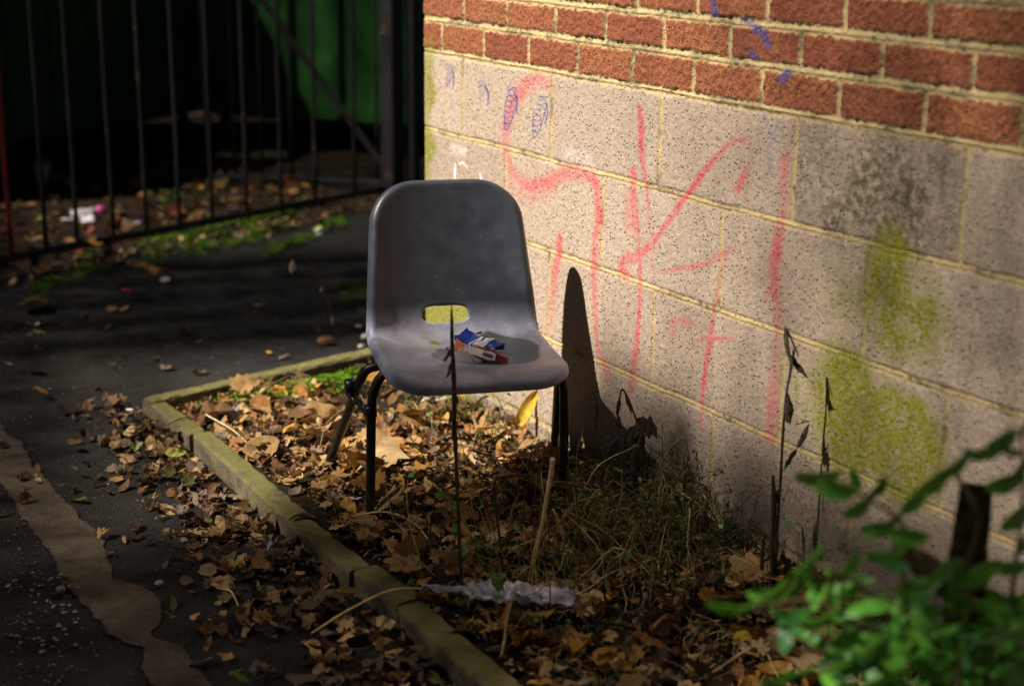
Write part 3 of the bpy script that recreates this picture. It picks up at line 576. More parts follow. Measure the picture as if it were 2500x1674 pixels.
# angles spread evenly along the outline
cum = np.concatenate([[0], np.cumsum(np.hypot(np.diff(so_), np.diff(to_)))]); ui = np.linspace(0, cum[-1], NA, endpoint=False)
th = np.sort(np.arctan2(np.interp(ui, cum, to_)-HT, np.interp(ui, cum, so_)-HS)); ro = np.interp(th, ang_o, rad_o, period=2*math.pi)
hs, ht = .0235, .058; rh = (np.abs(np.cos(th)/hs)**3.2+np.abs(np.sin(th)/ht)**3.2)**(-1/3.2)
V = []; NR = 46
for k_ in range(NR):
    f = (k_/(NR-1)); r_ = rh+(ro-rh)*f; V.append(surf(HS+r_*np.cos(th), HT+r_*np.sin(th)))
V = np.array(V); o1 = V[-1]-V[-2]; o1 /= np.linalg.norm(o1, axis=1)[:, None]; tg = np.roll(V[-1], -1, 0)-np.roll(V[-1], 1, 0); tg /= np.linalg.norm(tg, axis=1)[:, None]
o1 = o1-tg*(o1*tg).sum(1)[:, None]; o1 /= np.linalg.norm(o1, axis=1)[:, None]; nm = np.cross(o1, tg); ctr = V[20].mean(0)
front = np.array([math.cos(cyaw), math.sin(cyaw), .9]); sg_ = np.sign((nm@front)); nm = nm*np.where(sg_ == 0, 1, sg_)[:, None]
fl = [V[-1]+o1*a+nm*b for a, b in ((.003, -.0004), (.0062, -.002), (.0088, -.005), (.010, -.009), (.0105, -.015), (.0105, -.021), (.0095, -.0235))]
hr = V[0]; hd = V[1]-V[0]; hd /= np.linalg.norm(hd, axis=1)[:, None]; hn = np.cross(hd, np.roll(V[0], -1, 0)-np.roll(V[0], 1, 0)); hn /= np.linalg.norm(hn, axis=1)[:, None]; hn *= np.sign(hn@front)[:, None]
rings = [hr-hd*.002-hn*.008, hr-hd*.002-hn*.003, hr-hd*.001-hn*.0008]+list(V)+fl
AV = np.array(rings).reshape(-1, 3); nr = len(rings); Fc = [(i*NA+j, (i+1)*NA+j, (i+1)*NA+(j+1) % NA, i*NA+(j+1) % NA) for i in range(nr-1) for j in range(NA)]
q = N('grey_plastic', .42, .45); wet = q.attr('wet', 'Fac'); f1 = q.noise(25, 5); f2 = q.noise(500, 2); up_ = q.attr('seatness', 'Fac')
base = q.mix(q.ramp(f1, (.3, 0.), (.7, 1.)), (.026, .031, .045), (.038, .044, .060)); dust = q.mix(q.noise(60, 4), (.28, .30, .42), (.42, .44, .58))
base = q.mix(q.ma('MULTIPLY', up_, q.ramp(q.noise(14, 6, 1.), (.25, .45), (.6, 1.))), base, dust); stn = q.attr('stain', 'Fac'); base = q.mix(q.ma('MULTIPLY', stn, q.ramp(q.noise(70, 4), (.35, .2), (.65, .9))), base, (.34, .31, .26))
mp_ = q.n('ShaderNodeMapping'); mp_.inputs['Scale'].default_value = (9, 60, 3); mp_.inputs['Rotation'].default_value = (.5, .7, .4); q.L(q.co, mp_.inputs[0]); base = q.mix(q.ramp(q.noise(7, 5, .3, mp_.outputs[0]), (.70, 0.), (.76, .30)), base, (.26, .26, .28)); base = q.mix(q.ramp(q.noise(150, 2), (.73, 0.), (.76, .5)), base, (.3, .29, .27))
base = q.mix(q.ma('MULTIPLY', wet, .93), base, (.055, .057, .055)); q.col(base)
q.rough(q.mix(wet, q.ramp(f1, (.3, .30), (.7, .46)), .2)); q.bump(f2, .0006, .6); PL = q.m
chair = empty('stacking_chair', (cx0-.2, cy0+.06, -.95), 'grey moulded plastic chair on black tube legs standing in the leafy planting bed', 'chair')
me = bpy.data.meshes.new('seat_shell'); me.from_pydata([tuple(v) for v in AV], [], Fc); me.polygons.foreach_set('use_smooth', [True]*len(Fc)); me.materials.append(PL)
d_ = AV-CP; zz = d_@cf; PXX = 1250+FPX*(d_@cr)/zz; PYY = 837-FPX*(d_@cu)/zz
WP = np.array([(1052, 860), (1085, 842), (1130, 828), (1190, 818), (1250, 826), (1300, 845), (1320, 868), (1310, 890), (1262, 901), (1180, 899), (1105, 886)], float)
Ww = np.array([back(a, b, 2, -.592)[:2] for a, b in WP]); wc = Ww.mean(0)
def inpoly(Pt, Pl, soft):
    a = np.arctan2(Pt[:, 1]-wc[1], Pt[:, 0]-wc[0]); r = np.hypot(Pt[:, 0]-wc[0], Pt[:, 1]-wc[1]); pa = np.arctan2(Pl[:, 1]-wc[1], Pl[:, 0]-wc[0]); pr_ = np.hypot(*(Pl-wc).T); o_ = np.argsort(pa)
    R = np.interp(a, pa[o_], pr_[o_], period=2*math.pi)*(1+.06*(vnoise(a, r*0, 3, 4)-.5)); return 1-ss(r, R-soft, R+soft)
onseat = (AV[:, 2] < cz0+.045)
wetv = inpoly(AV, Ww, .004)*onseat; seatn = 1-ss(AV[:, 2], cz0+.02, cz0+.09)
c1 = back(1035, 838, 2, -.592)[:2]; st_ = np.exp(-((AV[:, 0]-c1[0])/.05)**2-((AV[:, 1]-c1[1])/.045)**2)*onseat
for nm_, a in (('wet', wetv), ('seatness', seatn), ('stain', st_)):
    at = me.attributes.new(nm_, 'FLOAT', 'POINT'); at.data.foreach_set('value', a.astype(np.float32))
me.update(); shell = bpy.data.objects.new('seat_shell', me); C.objects.link(shell); shell.parent = chair; shell.matrix_parent_inverse = Matrix.Translation(chair.location).inverted()
md = shell.modifiers.new('thick', 'SOLIDIFY'); md.thickness = .0035; md.offset = 0
BLK = N('black_enamel', .3, .5); q = BLK; f1 = q.noise(60, 4); q.col(q.mix(q.ramp(f1, (.55, 0.), (.7, 1.)), (.008, .008, .011), (.03, .018, .012))); q.rough(q.ramp(f1, (.3, .22), (.7, .55)))
def zseat(fw): return cz0+np.interp(-fw, -PX, PZ)
def leg(latc, ff, lf_, tf, side, zf):
    top = cz0-.03
    P = [loc2w(tf, side*.10, zseat(tf)-.012), loc2w(tf, side*.165, zseat(tf)-.014), loc2w(tf, side*latc, top-.012), loc2w(tf*.93+ff*.07, side*(latc+.012), top-.05), loc2w(ff*.55+tf*.45, side*(latc*.45+lf_*.55), (top+zf)/2-.02), loc2w(ff, side*lf_, zf)]
    v, f_ = tube(catmull(P, 7), .0108, 12); return mk('leg', v, f_, BLK.m, chair, True)
def spline_leg(P):
    v, f_ = tube(catmull(P, 8), .0108, 12); return mk('leg', v, f_, BLK.m, chair, True)
for side, dz in ((-1, 0), (1, 0)):
    spline_leg([loc2w(-.15, side*.07, zseat(-.15)-.014), loc2w(-.155, side*.14, zseat(-.15)-.016), loc2w(-.162, side*.192, cz0-.012), loc2w(-.168, side*.214, cz0-.05), loc2w(-.174, side*.221, cz0-.12), loc2w(-.182, side*.226, -.99)])
    spline_leg([loc2w(-.235, side*.08, zseat(-.23)-.014), loc2w(-.24, side*.15, zseat(-.23)-.018), loc2w(-.25, side*.212, cz0-.022), loc2w(-.268, side*.232, cz0-.055), loc2w(-.33, side*.246, cz0-.13), loc2w(-.50, side*.284, -.93), loc2w(-.53, side*.291, -.975)])
v, f_ = tube([loc2w(-.19, -.15, cz0-.018), loc2w(-.19, .15, cz0-.018)], .010, 10); mk('cross_bar', v, f_, BLK.m, chair, True)
# bent link clip hanging between the left legs
PL0 = loc2w(-.27, -.24, cz0-.06)
tw = [vp(858, 935, loc2w(-.29, -.24, 0)), vp(850, 955, loc2w(-.29, -.25, 0)), vp(866, 978, loc2w(-.27, -.245, 0)), vp(880, 985, loc2w(-.25, -.24, 0)), vp(884, 1000, loc2w(-.22, -.235, 0)), vp(905, 1006, loc2w(-.175, -.232, 0))]
v, f_ = tube(catmull(tw, 6), [.006, .008, .005, .009, .006, .010], 8, .15); mk('link_clip', v, f_, BLK.m, chair, True)
for (x_, y_, b_) in ((856, 940, loc2w(-.29, -.245, 0)), (905, 1002, loc2w(-.178, -.225, 0))):
    c_ = vp(x_, y_, b_); v, f_ = tube([c_+np.array([0, 0, -.012]), c_+np.array([0, 0, .012])], .0145, 12); mk('clip_collar', v, f_, BLK.m, chair, True)
# ---- things lying on the seat
def onseat_pt(px, py, dz=0):
    p = back(px, py, 2, -.592+dz); return p
def crumple(V, a, seed): V = V.copy(); V += (np.stack([vnoise(V[:, 0]*1.+V[:, 2], V[:, 1], 60, seed+i) for i in range(3)], -1)-.5)*a; return V
def grid_box(L, Wd_, H, n=8):
    V, Fc = [], []; pl = [((-1, 0, 0)), ((1, 0, 0)), (0, -1, 0), (0, 1, 0), (0, 0, -1), (0, 0, 1)]
    for nn_ in pl:
        nn_ = np.array(nn_, float); a = np.array([nn_[1], nn_[2], nn_[0]]); b = np.cross(nn_, a); o_ = len(V)
        for i in range(n+1):
            for j in range(n+1): p = nn_+a*(2*i/n-1)+b*(2*j/n-1); V.append(p*np.array([L, Wd_, H])/2)
        Fc += [(o_+i*(n+1)+j, o_+(i+1)*(n+1)+j, o_+(i+1)*(n+1)+j+1, o_+i*(n+1)+j+1) for i in range(n) for j in range(n)]
    return np.array(V), Fc
def m3(xdir, up): x = np.array(xdir, float); x /= np.linalg.norm(x); u_ = np.array(up, float); y = np.cross(u_, x); y /= np.linalg.norm(y); return np.stack([x, y, np.cross(x, y)], 1)
def wrapmat(name, stripes, rough=.25):
    q = N(name, rough, .6); s_ = q.n('ShaderNodeSeparateXYZ'); q.L(q.co, s_.inputs[0]); f = q.ma('ADD', q.ma('MULTIPLY', q.ma('ADD', s_.outputs[stripes[0]], stripes[1]), stripes[2]), q.ma('MULTIPLY', q.noise(35, 3), .06))
    r = q.n('ShaderNodeValToRGB'); r.color_ramp.interpolation = 'CONSTANT'; e = r.color_ramp.elements
    while len(e) < len(stripes[3]): e.new(.5)
    for a, (p, c_) in zip(e, stripes[3]): a.position = p; a.color = (*c_, 1)
    q.L(f, r.inputs[0]); q.col(r.outputs[0]); q.bump(q.noise(90, 3), .004); return q.m
BLUE = wrapmat('blue_wrapper', (0, .045, 11., [(0, (.005, .035, .30)), (.24, (.01, .08, .42)), (.38, (.75, .78, .85)), (.46, (.01, .03, .36)), (.52, (.70, .75, .85)), (.66, (.45, .50, .60)), (.76, (.55, .5, .45)), (.83, (.01, .03, .28))]))
ORG = wrapmat('orange_carton', (0, .06, 8.3, [(0, (.55, .12, .02)), (.12, (.62, .19, .04)), (.30, (.45, .09, .02)), (.5, (.16, .02, .015))]), .35)
p0 = onseat_pt(1150, 838, .028); a_ = onseat_pt(1118, 815, .028); b_ = onseat_pt(1222, 858, .012)
e1 = empty('crisp_packet', tuple(onseat_pt(1150, 845)), 'crumpled blue and white wrapper lying on the orange carton on the chair seat', 'wrapper')
V, Fc = grid_box(.112, .040, .012, 10); V = crumple(V, .016, 5); R3 = m3(b_-a_, (0.1, -.1, 1)); ctr = (a_+b_)/2
o = mk('packet', V@R3.T+ctr, Fc, BLUE, e1, True)
V, Fc = grid_box(.112, .040, .012, 10)
o.data.vertices  # object coords of the stripes run along the packet
o2 = bpy.data.objects  # (kept simple)
def relocal(o, R3, ctr):
    inv = np.array(R3).T; Vv = np.empty(len(o.data.vertices)*3); o.data.vertices.foreach_get('co', Vv); Vv = (Vv.reshape(-1, 3)-ctr)@np.array(R3); o.data.vertices.foreach_set('co', Vv.ravel())
    Mx = Matrix([list(R3[i])+[ctr[i]] for i in range(3)]+[[0, 0, 0, 1]]); o.matrix_parent_inverse = Matrix(); o.matrix_local = Matrix.Translation(-o.parent.location)@Mx if o.parent else Mx; o.data.update()
relocal(o, R3, ctr)
V, Fc = box((0, 0, 0), (.014, .016, .0015), 0, 0); Rt = m3((.4, .8, .2), (-.5, .2, .8)); WHT = simple('white_card', (.78, .76, .70), .6, .06)
mk('paper_flap', V@Rt.T+onseat_pt(1170, 812, .030), Fc, WHT, e1)
a_ = onseat_pt(1112, 845, .02); b_ = onseat_pt(1238, 884, .008); e2 = empty('snack_carton', tuple(onseat_pt(1175, 870)), 'torn orange and maroon carton with a white barcode label on the chair seat', 'carton')
R3 = m3(b_-a_, (-.45, .25, 1)); ctr = (a_+b_)/2+np.array([0, 0, .002]); V, Fc = grid_box(.128, .030, .022, 12)
V[:, 2] *= (1+.25*np.sin(V[:, 0]*60)); V = crumple(V, .006, 15); o = mk('carton_body', V@R3.T+ctr, Fc, ORG, e2, False); relocal(o, R3, ctr)
V, Fc = grid_box(.085, .0022, .016, 6); V[:, 0] += .008; V[:, 1] -= .0165; V = crumple(V, .003, 25); o = mk('side_label', V@R3.T+ctr, Fc, simple('label_white', (.78, .66, .66), .5, .08), e2); relocal(o, R3, ctr)
mb = MB(); bx_ = .018
for wd in (1, 2, 1, 1, 3, 1, 2, 1, 2, 1): mb.add(*box((bx_+wd*.0003, -.0186, 0), (wd*.0006, .0012, .009))); bx_ += wd*.0006+.0019
o = mb.build('barcode', simple('barcode_black', (.2, .08, .1), .5, .1), None); V = np.concatenate(mb.V)
o.parent = e2; o.matrix_parent_inverse = Matrix(); o.matrix_local = Matrix.Translation(-e2.location)@Matrix([list(R3[i])+[ctr[i]] for i in range(3)]+[[0, 0, 0, 1]])
V, Fc = grid_box(.05, .002, .014, 5); V[:, 0] -= .03; V[:, 1] -= .013; V[:, 2] -= .014; V = crumple(V, .01, 35); o = mk('torn_flap', V@R3.T+ctr, Fc, simple('card_inside', (.40, .32, .28), .7, .2), e2); relocal(o, R3, ctr)
V, Fc, _ = SHAPES[ln[0]]; leafobj(tuple(onseat_pt(1060, 838, .012)), .046, -.35+math.pi, .1, .1, 'lime', ov[0], 'small pale yellow leaf lying on the chair seat').scale = (.05, .05, .012)
# ------------------------------------------------------------------ railings, gate, posts
q = N('rusty_black_paint', .55, .4); f1 = q.noise(70, 4); f2 = q.noise(9, 4)
c = q.mix(q.ramp(f1, (.62, 0.), (.70, 1.)), (.006, .0055, .008), (.035, .024, .018)); c = q.mix(q.ma('MULTIPLY', q.ramp(f2, (.66, 0.), (.72, .8)), q.ramp(f1, (.45, 0.), (.55, 1.))), c, (.16, .08, .025)); c = q.mix(q.ramp(q.noise(120, 3), (.70, 0.), (.74, .85)), c, (.40, .38, .30)); q.col(c); q.bump(f1, .002); IRON = q.m
RAILM = simple('lit_rail', (.035, .033, .034), .5, .5, 50)  # bottom rail painted lighter to stand in for the light it catches
REDI = simple('rusty_red_paint', (.22, .02, .015), .6, .5, 60)
FA = np.array([-2.075, -.84]); FB = np.array([-2.87, 1.27]); fd = (FB-FA)/np.linalg.norm(FB-FA); RZL = -.93
fence = empty('railing_fence', (FA[0], FA[1], -1.0), 'black iron railing running across behind the chair with rusty flecked upright bars', 'fence')
V, Fc = box(tuple((FA+FB)/2)+(RZL,), (np.linalg.norm(FB-FA)+.0, .011, .036), math.atan2(fd[1], fd[0]), .003); mk('bottom_rail', V, Fc, RAILM, fence)
V, Fc = box(tuple((FA+FB)/2)+(.82,), (np.linalg.norm(FB-FA), .011, .036), math.atan2(fd[1], fd[0]), .003); mk('top_rail', V, Fc, IRON, fence)
bars = [(16, 625), (99, 609), (193, 599), (282, 583), (371, 570), (457, 556), (542, 542), (625, 526), (707, 510), (787, 494), (863, 473)]
for i, b in enumerate([None]+bars):
    if b is None: p = FA+fd*.0
    else: t = (back(*b, 2, RZL)[:2]-FA)@fd; p = FA+fd*t
    n = 12; P = [(p[0]+rng.normal(0, .001), p[1]+rng.normal(0, .001), z) for z in np.linspace(RZL+.012, .95, n)]
    v, f_ = tube(P, .0098 if i else .012, 8); mk('baluster', v, f_, REDI if i == 1 else IRON, fence, True)
for px, wd in ((325, .045), (2, .03)):
    t = (back(px, 600, 2, RZL)[:2]-FA)@fd; p = FA+fd*t; V, Fc = box((p[0], p[1], -.985), (wd, .02, .10), math.atan2(fd[1], fd[0]), .002); mk('support_foot', V, Fc, IRON, fence)
post = empty('gate_post', (-2.90, 1.32, -1.0), 'thick black steel post with flaking pale paint where the railing meets the wall corner', 'post')
V, Fc = box((-2.90, 1.325, -.02), (.085, .085, 1.96), math.atan2(fd[1], fd[0]), .006); mk('post_shaft', V, Fc, IRON, post)
V, Fc = box((-2.90, 1.325, .97), (.10, .10, .02), math.atan2(fd[1], fd[0]), .004); mk('post_cap', V, Fc, IRON, post)
V, Fc = box((-2.965, 1.47, -.02), (.05, .05, 1.96), math.atan2(fd[1], fd[0]), .006); mk('slam_post', V, Fc, IRON, post)
GA = np.array([-2.99, 1.30]); GB = np.array([-3.80, .36]); gd = (GB-GA)/np.linalg.norm(GB-GA); ga = math.atan2(gd[1], gd[0])
gate = empty('open_gate', (GA[0], GA[1], -1.0), 'open black iron gate leaf with a diagonal brace, folded back behind the railing', 'gate')
Lg = np.linalg.norm(GB-GA)
V, Fc = box(tuple((GA+GB)/2)+(-.93,), (Lg, .02, .034), ga, .003); mk('bottom_rail', V, Fc, IRON, gate)
V, Fc = box(tuple((GA+GB)/2)+(.80,), (Lg, .02, .034), ga, .003); mk('top_rail', V, Fc, IRON, gate)
for px in (507, 574, 641, 714, 921):
    d = ray(px, 440); nrm = np.array([-gd[1], gd[0], 0]); t = (np.array([*GA, 0])-CP)@nrm/(d@nrm); p = CP+t*d
    v, f_ = tube([(p[0], p[1], z) for z in np.linspace(-.92, .95, 8)], .0078, 8); mk('baluster', v, f_, IRON, gate, True)
nrm = np.array([-gd[1], gd[0], 0]); pp = []
for (x, y) in ((935, 400), (560, -110)):
    d = ray(x, y); t = (np.array([*GA, 0])-CP)@nrm/(d@nrm); pp.append(CP+t*d-nrm*np.sign(nrm@cf)*.012)
ax = pp[1]-pp[0]; R3 = m3(ax, np.cross(nrm, ax)); V, Fc = box((0, 0, 0), (np.linalg.norm(ax), .008, .032)); mk('diagonal_brace', V@R3.T+(pp[0]+pp[1])/2, Fc, IRON, gate)
# ------------------------------------------------------------------ green refuse bins
q = N('green_steel', .5, .4); f1 = q.noise(8, 5); q.col(q.mix(q.ramp(f1, (.35, 0.), (.7, 1.)), (.006, .05, .006), (.012, .08, .010))); q.bump(q.noise(3, 3), .02); GRN = q.m
RUB = simple('dark_rubber', (.012, .012, .012), .8, .2)
def bin_(A_, B_, depth, z0, z1, label, lid=True):
    A_ = np.array(A_); B_ = np.array(B_); L = np.linalg.norm(B_-A_); t = (B_-A_)/L; n_ = np.array([-t[1], t[0]])
    if n_@(np.array([cf[0], cf[1]])) < 0: n_ = -n_
    rz = math.atan2(t[1], t[0]); c2 = (A_+B_)/2+n_*depth/2; e = empty('refuse_bin', (c2[0], c2[1], -1.0), label, 'bin', 'green steel refuse bins behind the railings')
    V, Fc = box((c2[0], c2[1], (z0+z1)/2), (L, depth, z1-z0), rz, .03); mk('bin_body', V, Fc, GRN, e)
    mb = MB()
    for i in range(int(L/.32)+1):
        p = A_+t*(.06+i*.32)
        if .06+i*.32 < L-.03: mb.add(*box((p[0]-n_[0]*.012, p[1]-n_[1]*.012, (z0+z1)/2), (.05, .03, z1-z0-.08), rz, .006))
    mb.build('side_ribs', GRN, e)
    p = c2-n_*(depth/2); V, Fc = box((p[0], p[1], z1-.03), (L+.04, .07, .05), rz, .01); mk('rim', V, Fc, GRN, e)
    V, Fc = box((c2[0], c2[1], z1+.03), (L+.02, depth+.05, .05), rz, .02); mk('lid', V, Fc, RUB, e)
    p = A_+(B_-A_)/2+n_*(depth-.04); V, Fc = box((p[0], p[1], (z0-1.0)/2), (L, .03, z0+1.02), rz); mk('shade_panel', V, Fc, IRON, e)  # added dark panel hiding lit ground, so the gap below reads as shade
    for a in (.12, L-.12):
        for b in (.12, depth-.12):
            p = A_+t*a+n_*b; ax3 = np.array([t[0], t[1], 0]); cc = np.array([p[0], p[1], -.92]); v, f_ = tube([cc-ax3*.02, cc+ax3*.02], .075, 16); w_ = mk('wheel', v, f_, RUB, e, True)
            V, Fc = box((p[0], p[1], (-.9+z0)/2), (.05, .03, z0+.9+.02), rz, 0); mk('wheel_bracket', V, Fc, IRON, e)
bin_((-3.55, -1.0), (-5.10, 1.22), .9, -.80, .45, 'long dull green bin seen in shade at the left behind the railings')
bin_((-5.02, 1.09), (-3.72, 1.86), .9, -.80, .45, 'green bin lit by sun behind the diagonal brace of the gate')
# boundary wall further back
tag(mk('boundary_wall', *box((-8.5, 3.0, 0), (.25, 14, 2.2), .25), simple('dark_render', (.03, .028, .025), .9, .3, 8)), 'dark boundary wall at the back of the yard behind the bins', 'wall')
# ------------------------------------------------------------------ litter behind the railings
PAP = simple('white_paper', (.72, .70, .74), .7, .1, bump=.003)
def lathe(P, c, ax, n=20):
    ax = np.array(ax, float); ax /= np.linalg.norm(ax); a = np.cross(ax, (0.3, .2, 1)); a /= np.linalg.norm(a); b = np.cross(ax, a); V = []; Fc = []
    for r, h in P:
        for k_ in range(n): t = 2*math.pi*k_/n; V.append(np.array(c)+ax*h+r*(math.cos(t)*a+math.sin(t)*b))
    m = len(P); Fc = [(i*n+k_, i*n+(k_+1) % n, (i+1)*n+(k_+1) % n, (i+1)*n+k_) for i in range(m-1) for k_ in range(n)]; return np.array(V), Fc+[tuple(range(n))[::-1], tuple((m-1)*n+k_ for k_ in range(n))]
c0 = gp(105, 450, -.965); e = empty('paper_cup', c0, 'pale upturned cup with a red rim standing among leaves behind the railings', 'cup')
V, Fc = lathe([(.026, 0), (.03, .02), (.042, .11)], c0, (0.03, 0, 1)); mk('cup_body', V, Fc, simple('cup_plastic', (.34, .36, .30), .4, .15), e, True)
V, Fc = lathe([(.043, .11), (.045, .115), (.043, .122)], c0, (0.03, 0, 1)); mk('cup_rim', V, Fc, simple('cup_red', (.3, .03, .03), .4, .2), e, True)
c0 = gp(205, 522, -.935); e = empty('drinks_can', c0, 'crushed silver and yellow drinks can lying behind the railings', 'can')
V, Fc = lathe([(.018, -.055), (.024, -.05), (.024, 0), (.022, .02), (.024, .045), (.018, .052)], c0, (.45, .8, .1)); mk('can_body', V, Fc, wrapmat('can_print', (1, -c0[1]+.06+c0[1], 7., [(0, (.45, .45, .5)), (.3, (.1, .12, .45)), (.45, (.6, .62, .3)), (.8, (.5, .5, .45))])), e, True)
V, Fc = lathe([(.016, .0525), (.017, .054), (.013, .0535)], c0, (.45, .8, .1)); mk('can_end', V, Fc, simple('aluminium', (.5, .5, .5), .3, .1, metal=1), e, True)
c0 = gp(246, 515, -.945); V, Fc = lathe([(.026*math.sin(t), -.026*math.cos(t)) for t in np.linspace(.1, 3.04, 12)], c0, (.1, .1, 1)); V = crumple(V, .004, 3)
tag(mk('foil_ball', V, Fc, wrapmat('pink_foil', (2, .9, 6., [(0, (.35, .03, .02)), (.2, (.6, .05, .10)), (.5, (.5, .04, .25))]), .3), None, True, loc=c0), 'small pink and red ball of wrapper right of the drinks can', 'wrapper')
def scrap(px, z, L, Wd_, rz, mat, label, cat='litter', name='paper_scrap', tilt=.25, seed=1, am=.018):
    c0 = np.array(gp(*px, z)); n = 10; X, Y = np.meshgrid(np.linspace(-.5, .5, n), np.linspace(-.5, .5, n)); V = np.stack([X*L, Y*Wd_*(1+.3*(vnoise(X, Y, 3, seed)-.5)), am*fbm(X, Y, 4, 3, seed)+.1*am*0], -1).reshape(-1, 3); V[:, 0] += L*.25*(vnoise(Y.ravel(), X.ravel()*0, 4, seed+2)-.5)
    idx = np.arange(n*n).reshape(n, n); Fc = np.stack([idx[:-1, :-1], idx[:-1, 1:], idx[1:, 1:], idx[1:, :-1]], -1).reshape(-1, 4); R = rotm(rz, tilt, 0)
    o = mk(name, V@R.T+c0, Fc, mat, None, True, loc=c0); md = o.modifiers.new('t', 'SOLIDIFY'); md.thickness = .0008; return tag(o, label, cat)
scrap((165, 545), -.965, .07, .035, 1.1, PAP, 'torn white paper scrap left of the drinks can', tilt=.5, seed=3)
scrap((213, 537), -.945, .06, .04, 1.3, PAP, 'crumpled white paper under the drinks can', tilt=.6, seed=9)
scrap((325, 548), -.95, .07, .012, .9, simple('lilac_plastic', (.25, .22, .40), .4, .1), 'thin lilac plastic strip behind the railings', seed=5)
scrap((545, 395), -.975, .17, .16, .8, simple('yellow_card', (.75, .6, .28), .8, .25), 'flattened yellowish cardboard piece lying below the bins', tilt=.35, seed=12, am=.03, name='cardboard_piece')
scrap((650, 390), -.97, .20, .14, 1.0, simple('yellow_card_b', (.75, .6, .28), .8, .3), 'second flattened cardboard piece right of the first below the bins', tilt=.35, seed=22, am=.03, name='cardboard_piece')
scrap((488, 405), -.965, .05, .05, .3, simple('pinkish', (.5, .4, .45), .7, .2), 'small pinkish paper left of the cardboard', seed=31)
scrap((778, 563), -.985, .035, .03, .3, simple('sweet_green', (.42, .46, .22), .5, .2), 'crumpled green wrapper on the path below the rail', tilt=.4, seed=41, name='sweet_wrapper', cat='wrapper')
scrap((782, 577), -.988, .03, .016, .6, simple('sweet_blue', (.45, .5, .75), .4, .2), 'pale blue wrapper touching the green wrapper on the path', tilt=.3, seed=43, name='sweet_wrapper', cat='wrapper')
scrap((405, 687), -.985, .035, .03, .9, simple('cream_paper', (.45, .42, .32), .8, .2), 'small cream paper scrap on the path in front of the moss', tilt=.3, seed=47)
scrap((307, 708), -.99, .03, .007, .8, simple('red_plastic', (.65, .03, .01), .4, .1), 'tiny bright red plastic strip on the path', name='plastic_strip', seed=50, am=.004)
scrap((92, 791), -.99, .02, .016, .3, PAP, 'small white fleck of paper at the left of the path', seed=51, am=.006)
scrap((317, 1000), -.99, .018, .009, 1., PAP, 'tiny white chip of paper outside the bed corner', seed=53, am=.004)
scrap((657, 860), -.99, .02, .009, .5, simple('amber', (.6, .35, .03), .5, .1), 'tiny amber fragment outside the rear edging stone', seed=54, am=.004, name='plastic_strip')
scrap((875, 796), -.985, .022, .012, .5, PAP, 'white fleck near the left edge of the chair seat', seed=57, am=.004)
scrap((855, 1216), -.925, .045, .008, .95, PAP, 'white paper stick lying behind the front left chair leg', seed=58, am=.003, name='paper_stick')
scrap((657, 1333), -.972, .048, .006, -.55, simple('lilac_straw', (.30, .27, .55), .3, .05), 'short lilac drinking straw piece outside the edging', seed=59, am=.002, name='straw_piece', tilt=.1)
scrap((1060, 983), -.945, .065, .022, 1.2, simple('foil_grey', (.5, .48, .5), .35, .2), 'grey plastic scrap on the litter under the seat', seed=60, tilt=.4)
scrap((572, 1005), -.955, .022, .018, 1.2, simple('foil_blue', (.28, .30, .38), .35, .2), 'pebble-like grey plastic scrap in the inner corner of the bed', seed=61, tilt=.4)
# bottle at the wall corner
c0 = gp(1015, 470, -.985); e = empty('glass_bottle', c0, 'dim clear bottle standing behind the wall corner beyond the chair', 'bottle')
q = N('bottle_plastic', .25, .5); q.col((.10, .10, .09)); V, Fc = lathe([(.03, 0), (.033, .01), (.033, .12), (.014, .16), (.013, .185)], c0, (0, 0, 1)); mk('bottle_body', V, Fc, q.m, e, True); V, Fc = lathe([(.016, .185), (.016, .205)], c0, (0, 0, 1)); mk('cap', V, Fc, PAP, e, True)
# plastic bag in the bed
q = N('bag_plastic', .3, .5); f1 = q.noise(25, 4); q.col(q.mix(q.ramp(f1, (.35, 0.), (.65, 1.)), (.13, .12, .15), (.50, .46, .56))); q.bump(f1, .01)
A0 = np.array(gp(1030, 1448, -.925)); B0 = np.array(gp(1400, 1478, -.925)); n, m = 44, 14; V = []
for i in range(n):
    t = i/(n-1); c_ = A0+(B0-A0)*t; wd = .006+.03*ss(t, .2, .45)*(1-.3*t); nrm = np.array([.85, -.5, 0])
    for j in range(m):
        s_ = j/(m-1)-.5; V.append(c_+nrm*s_*wd*2+np.array([0, 0, .012+wd*.7*(1-4*s_*s_)*(.5+fbm(t*3, s_, 4, 3, 66))+.03*(fbm(t*6, s_*2, 5, 3, 67)-.5)]))
idx = np.arange(n*m).reshape(n, m); Fc = np.stack([idx[:-1, :-1], idx[:-1, 1:], idx[1:, 1:], idx[1:, :-1]], -1).reshape(-1, 4)
tag(mk('plastic_bag', V, Fc, q.m, None, True, loc=A0), 'crumpled grey lilac plastic bag half hidden under stalks in the bed', 'bag')
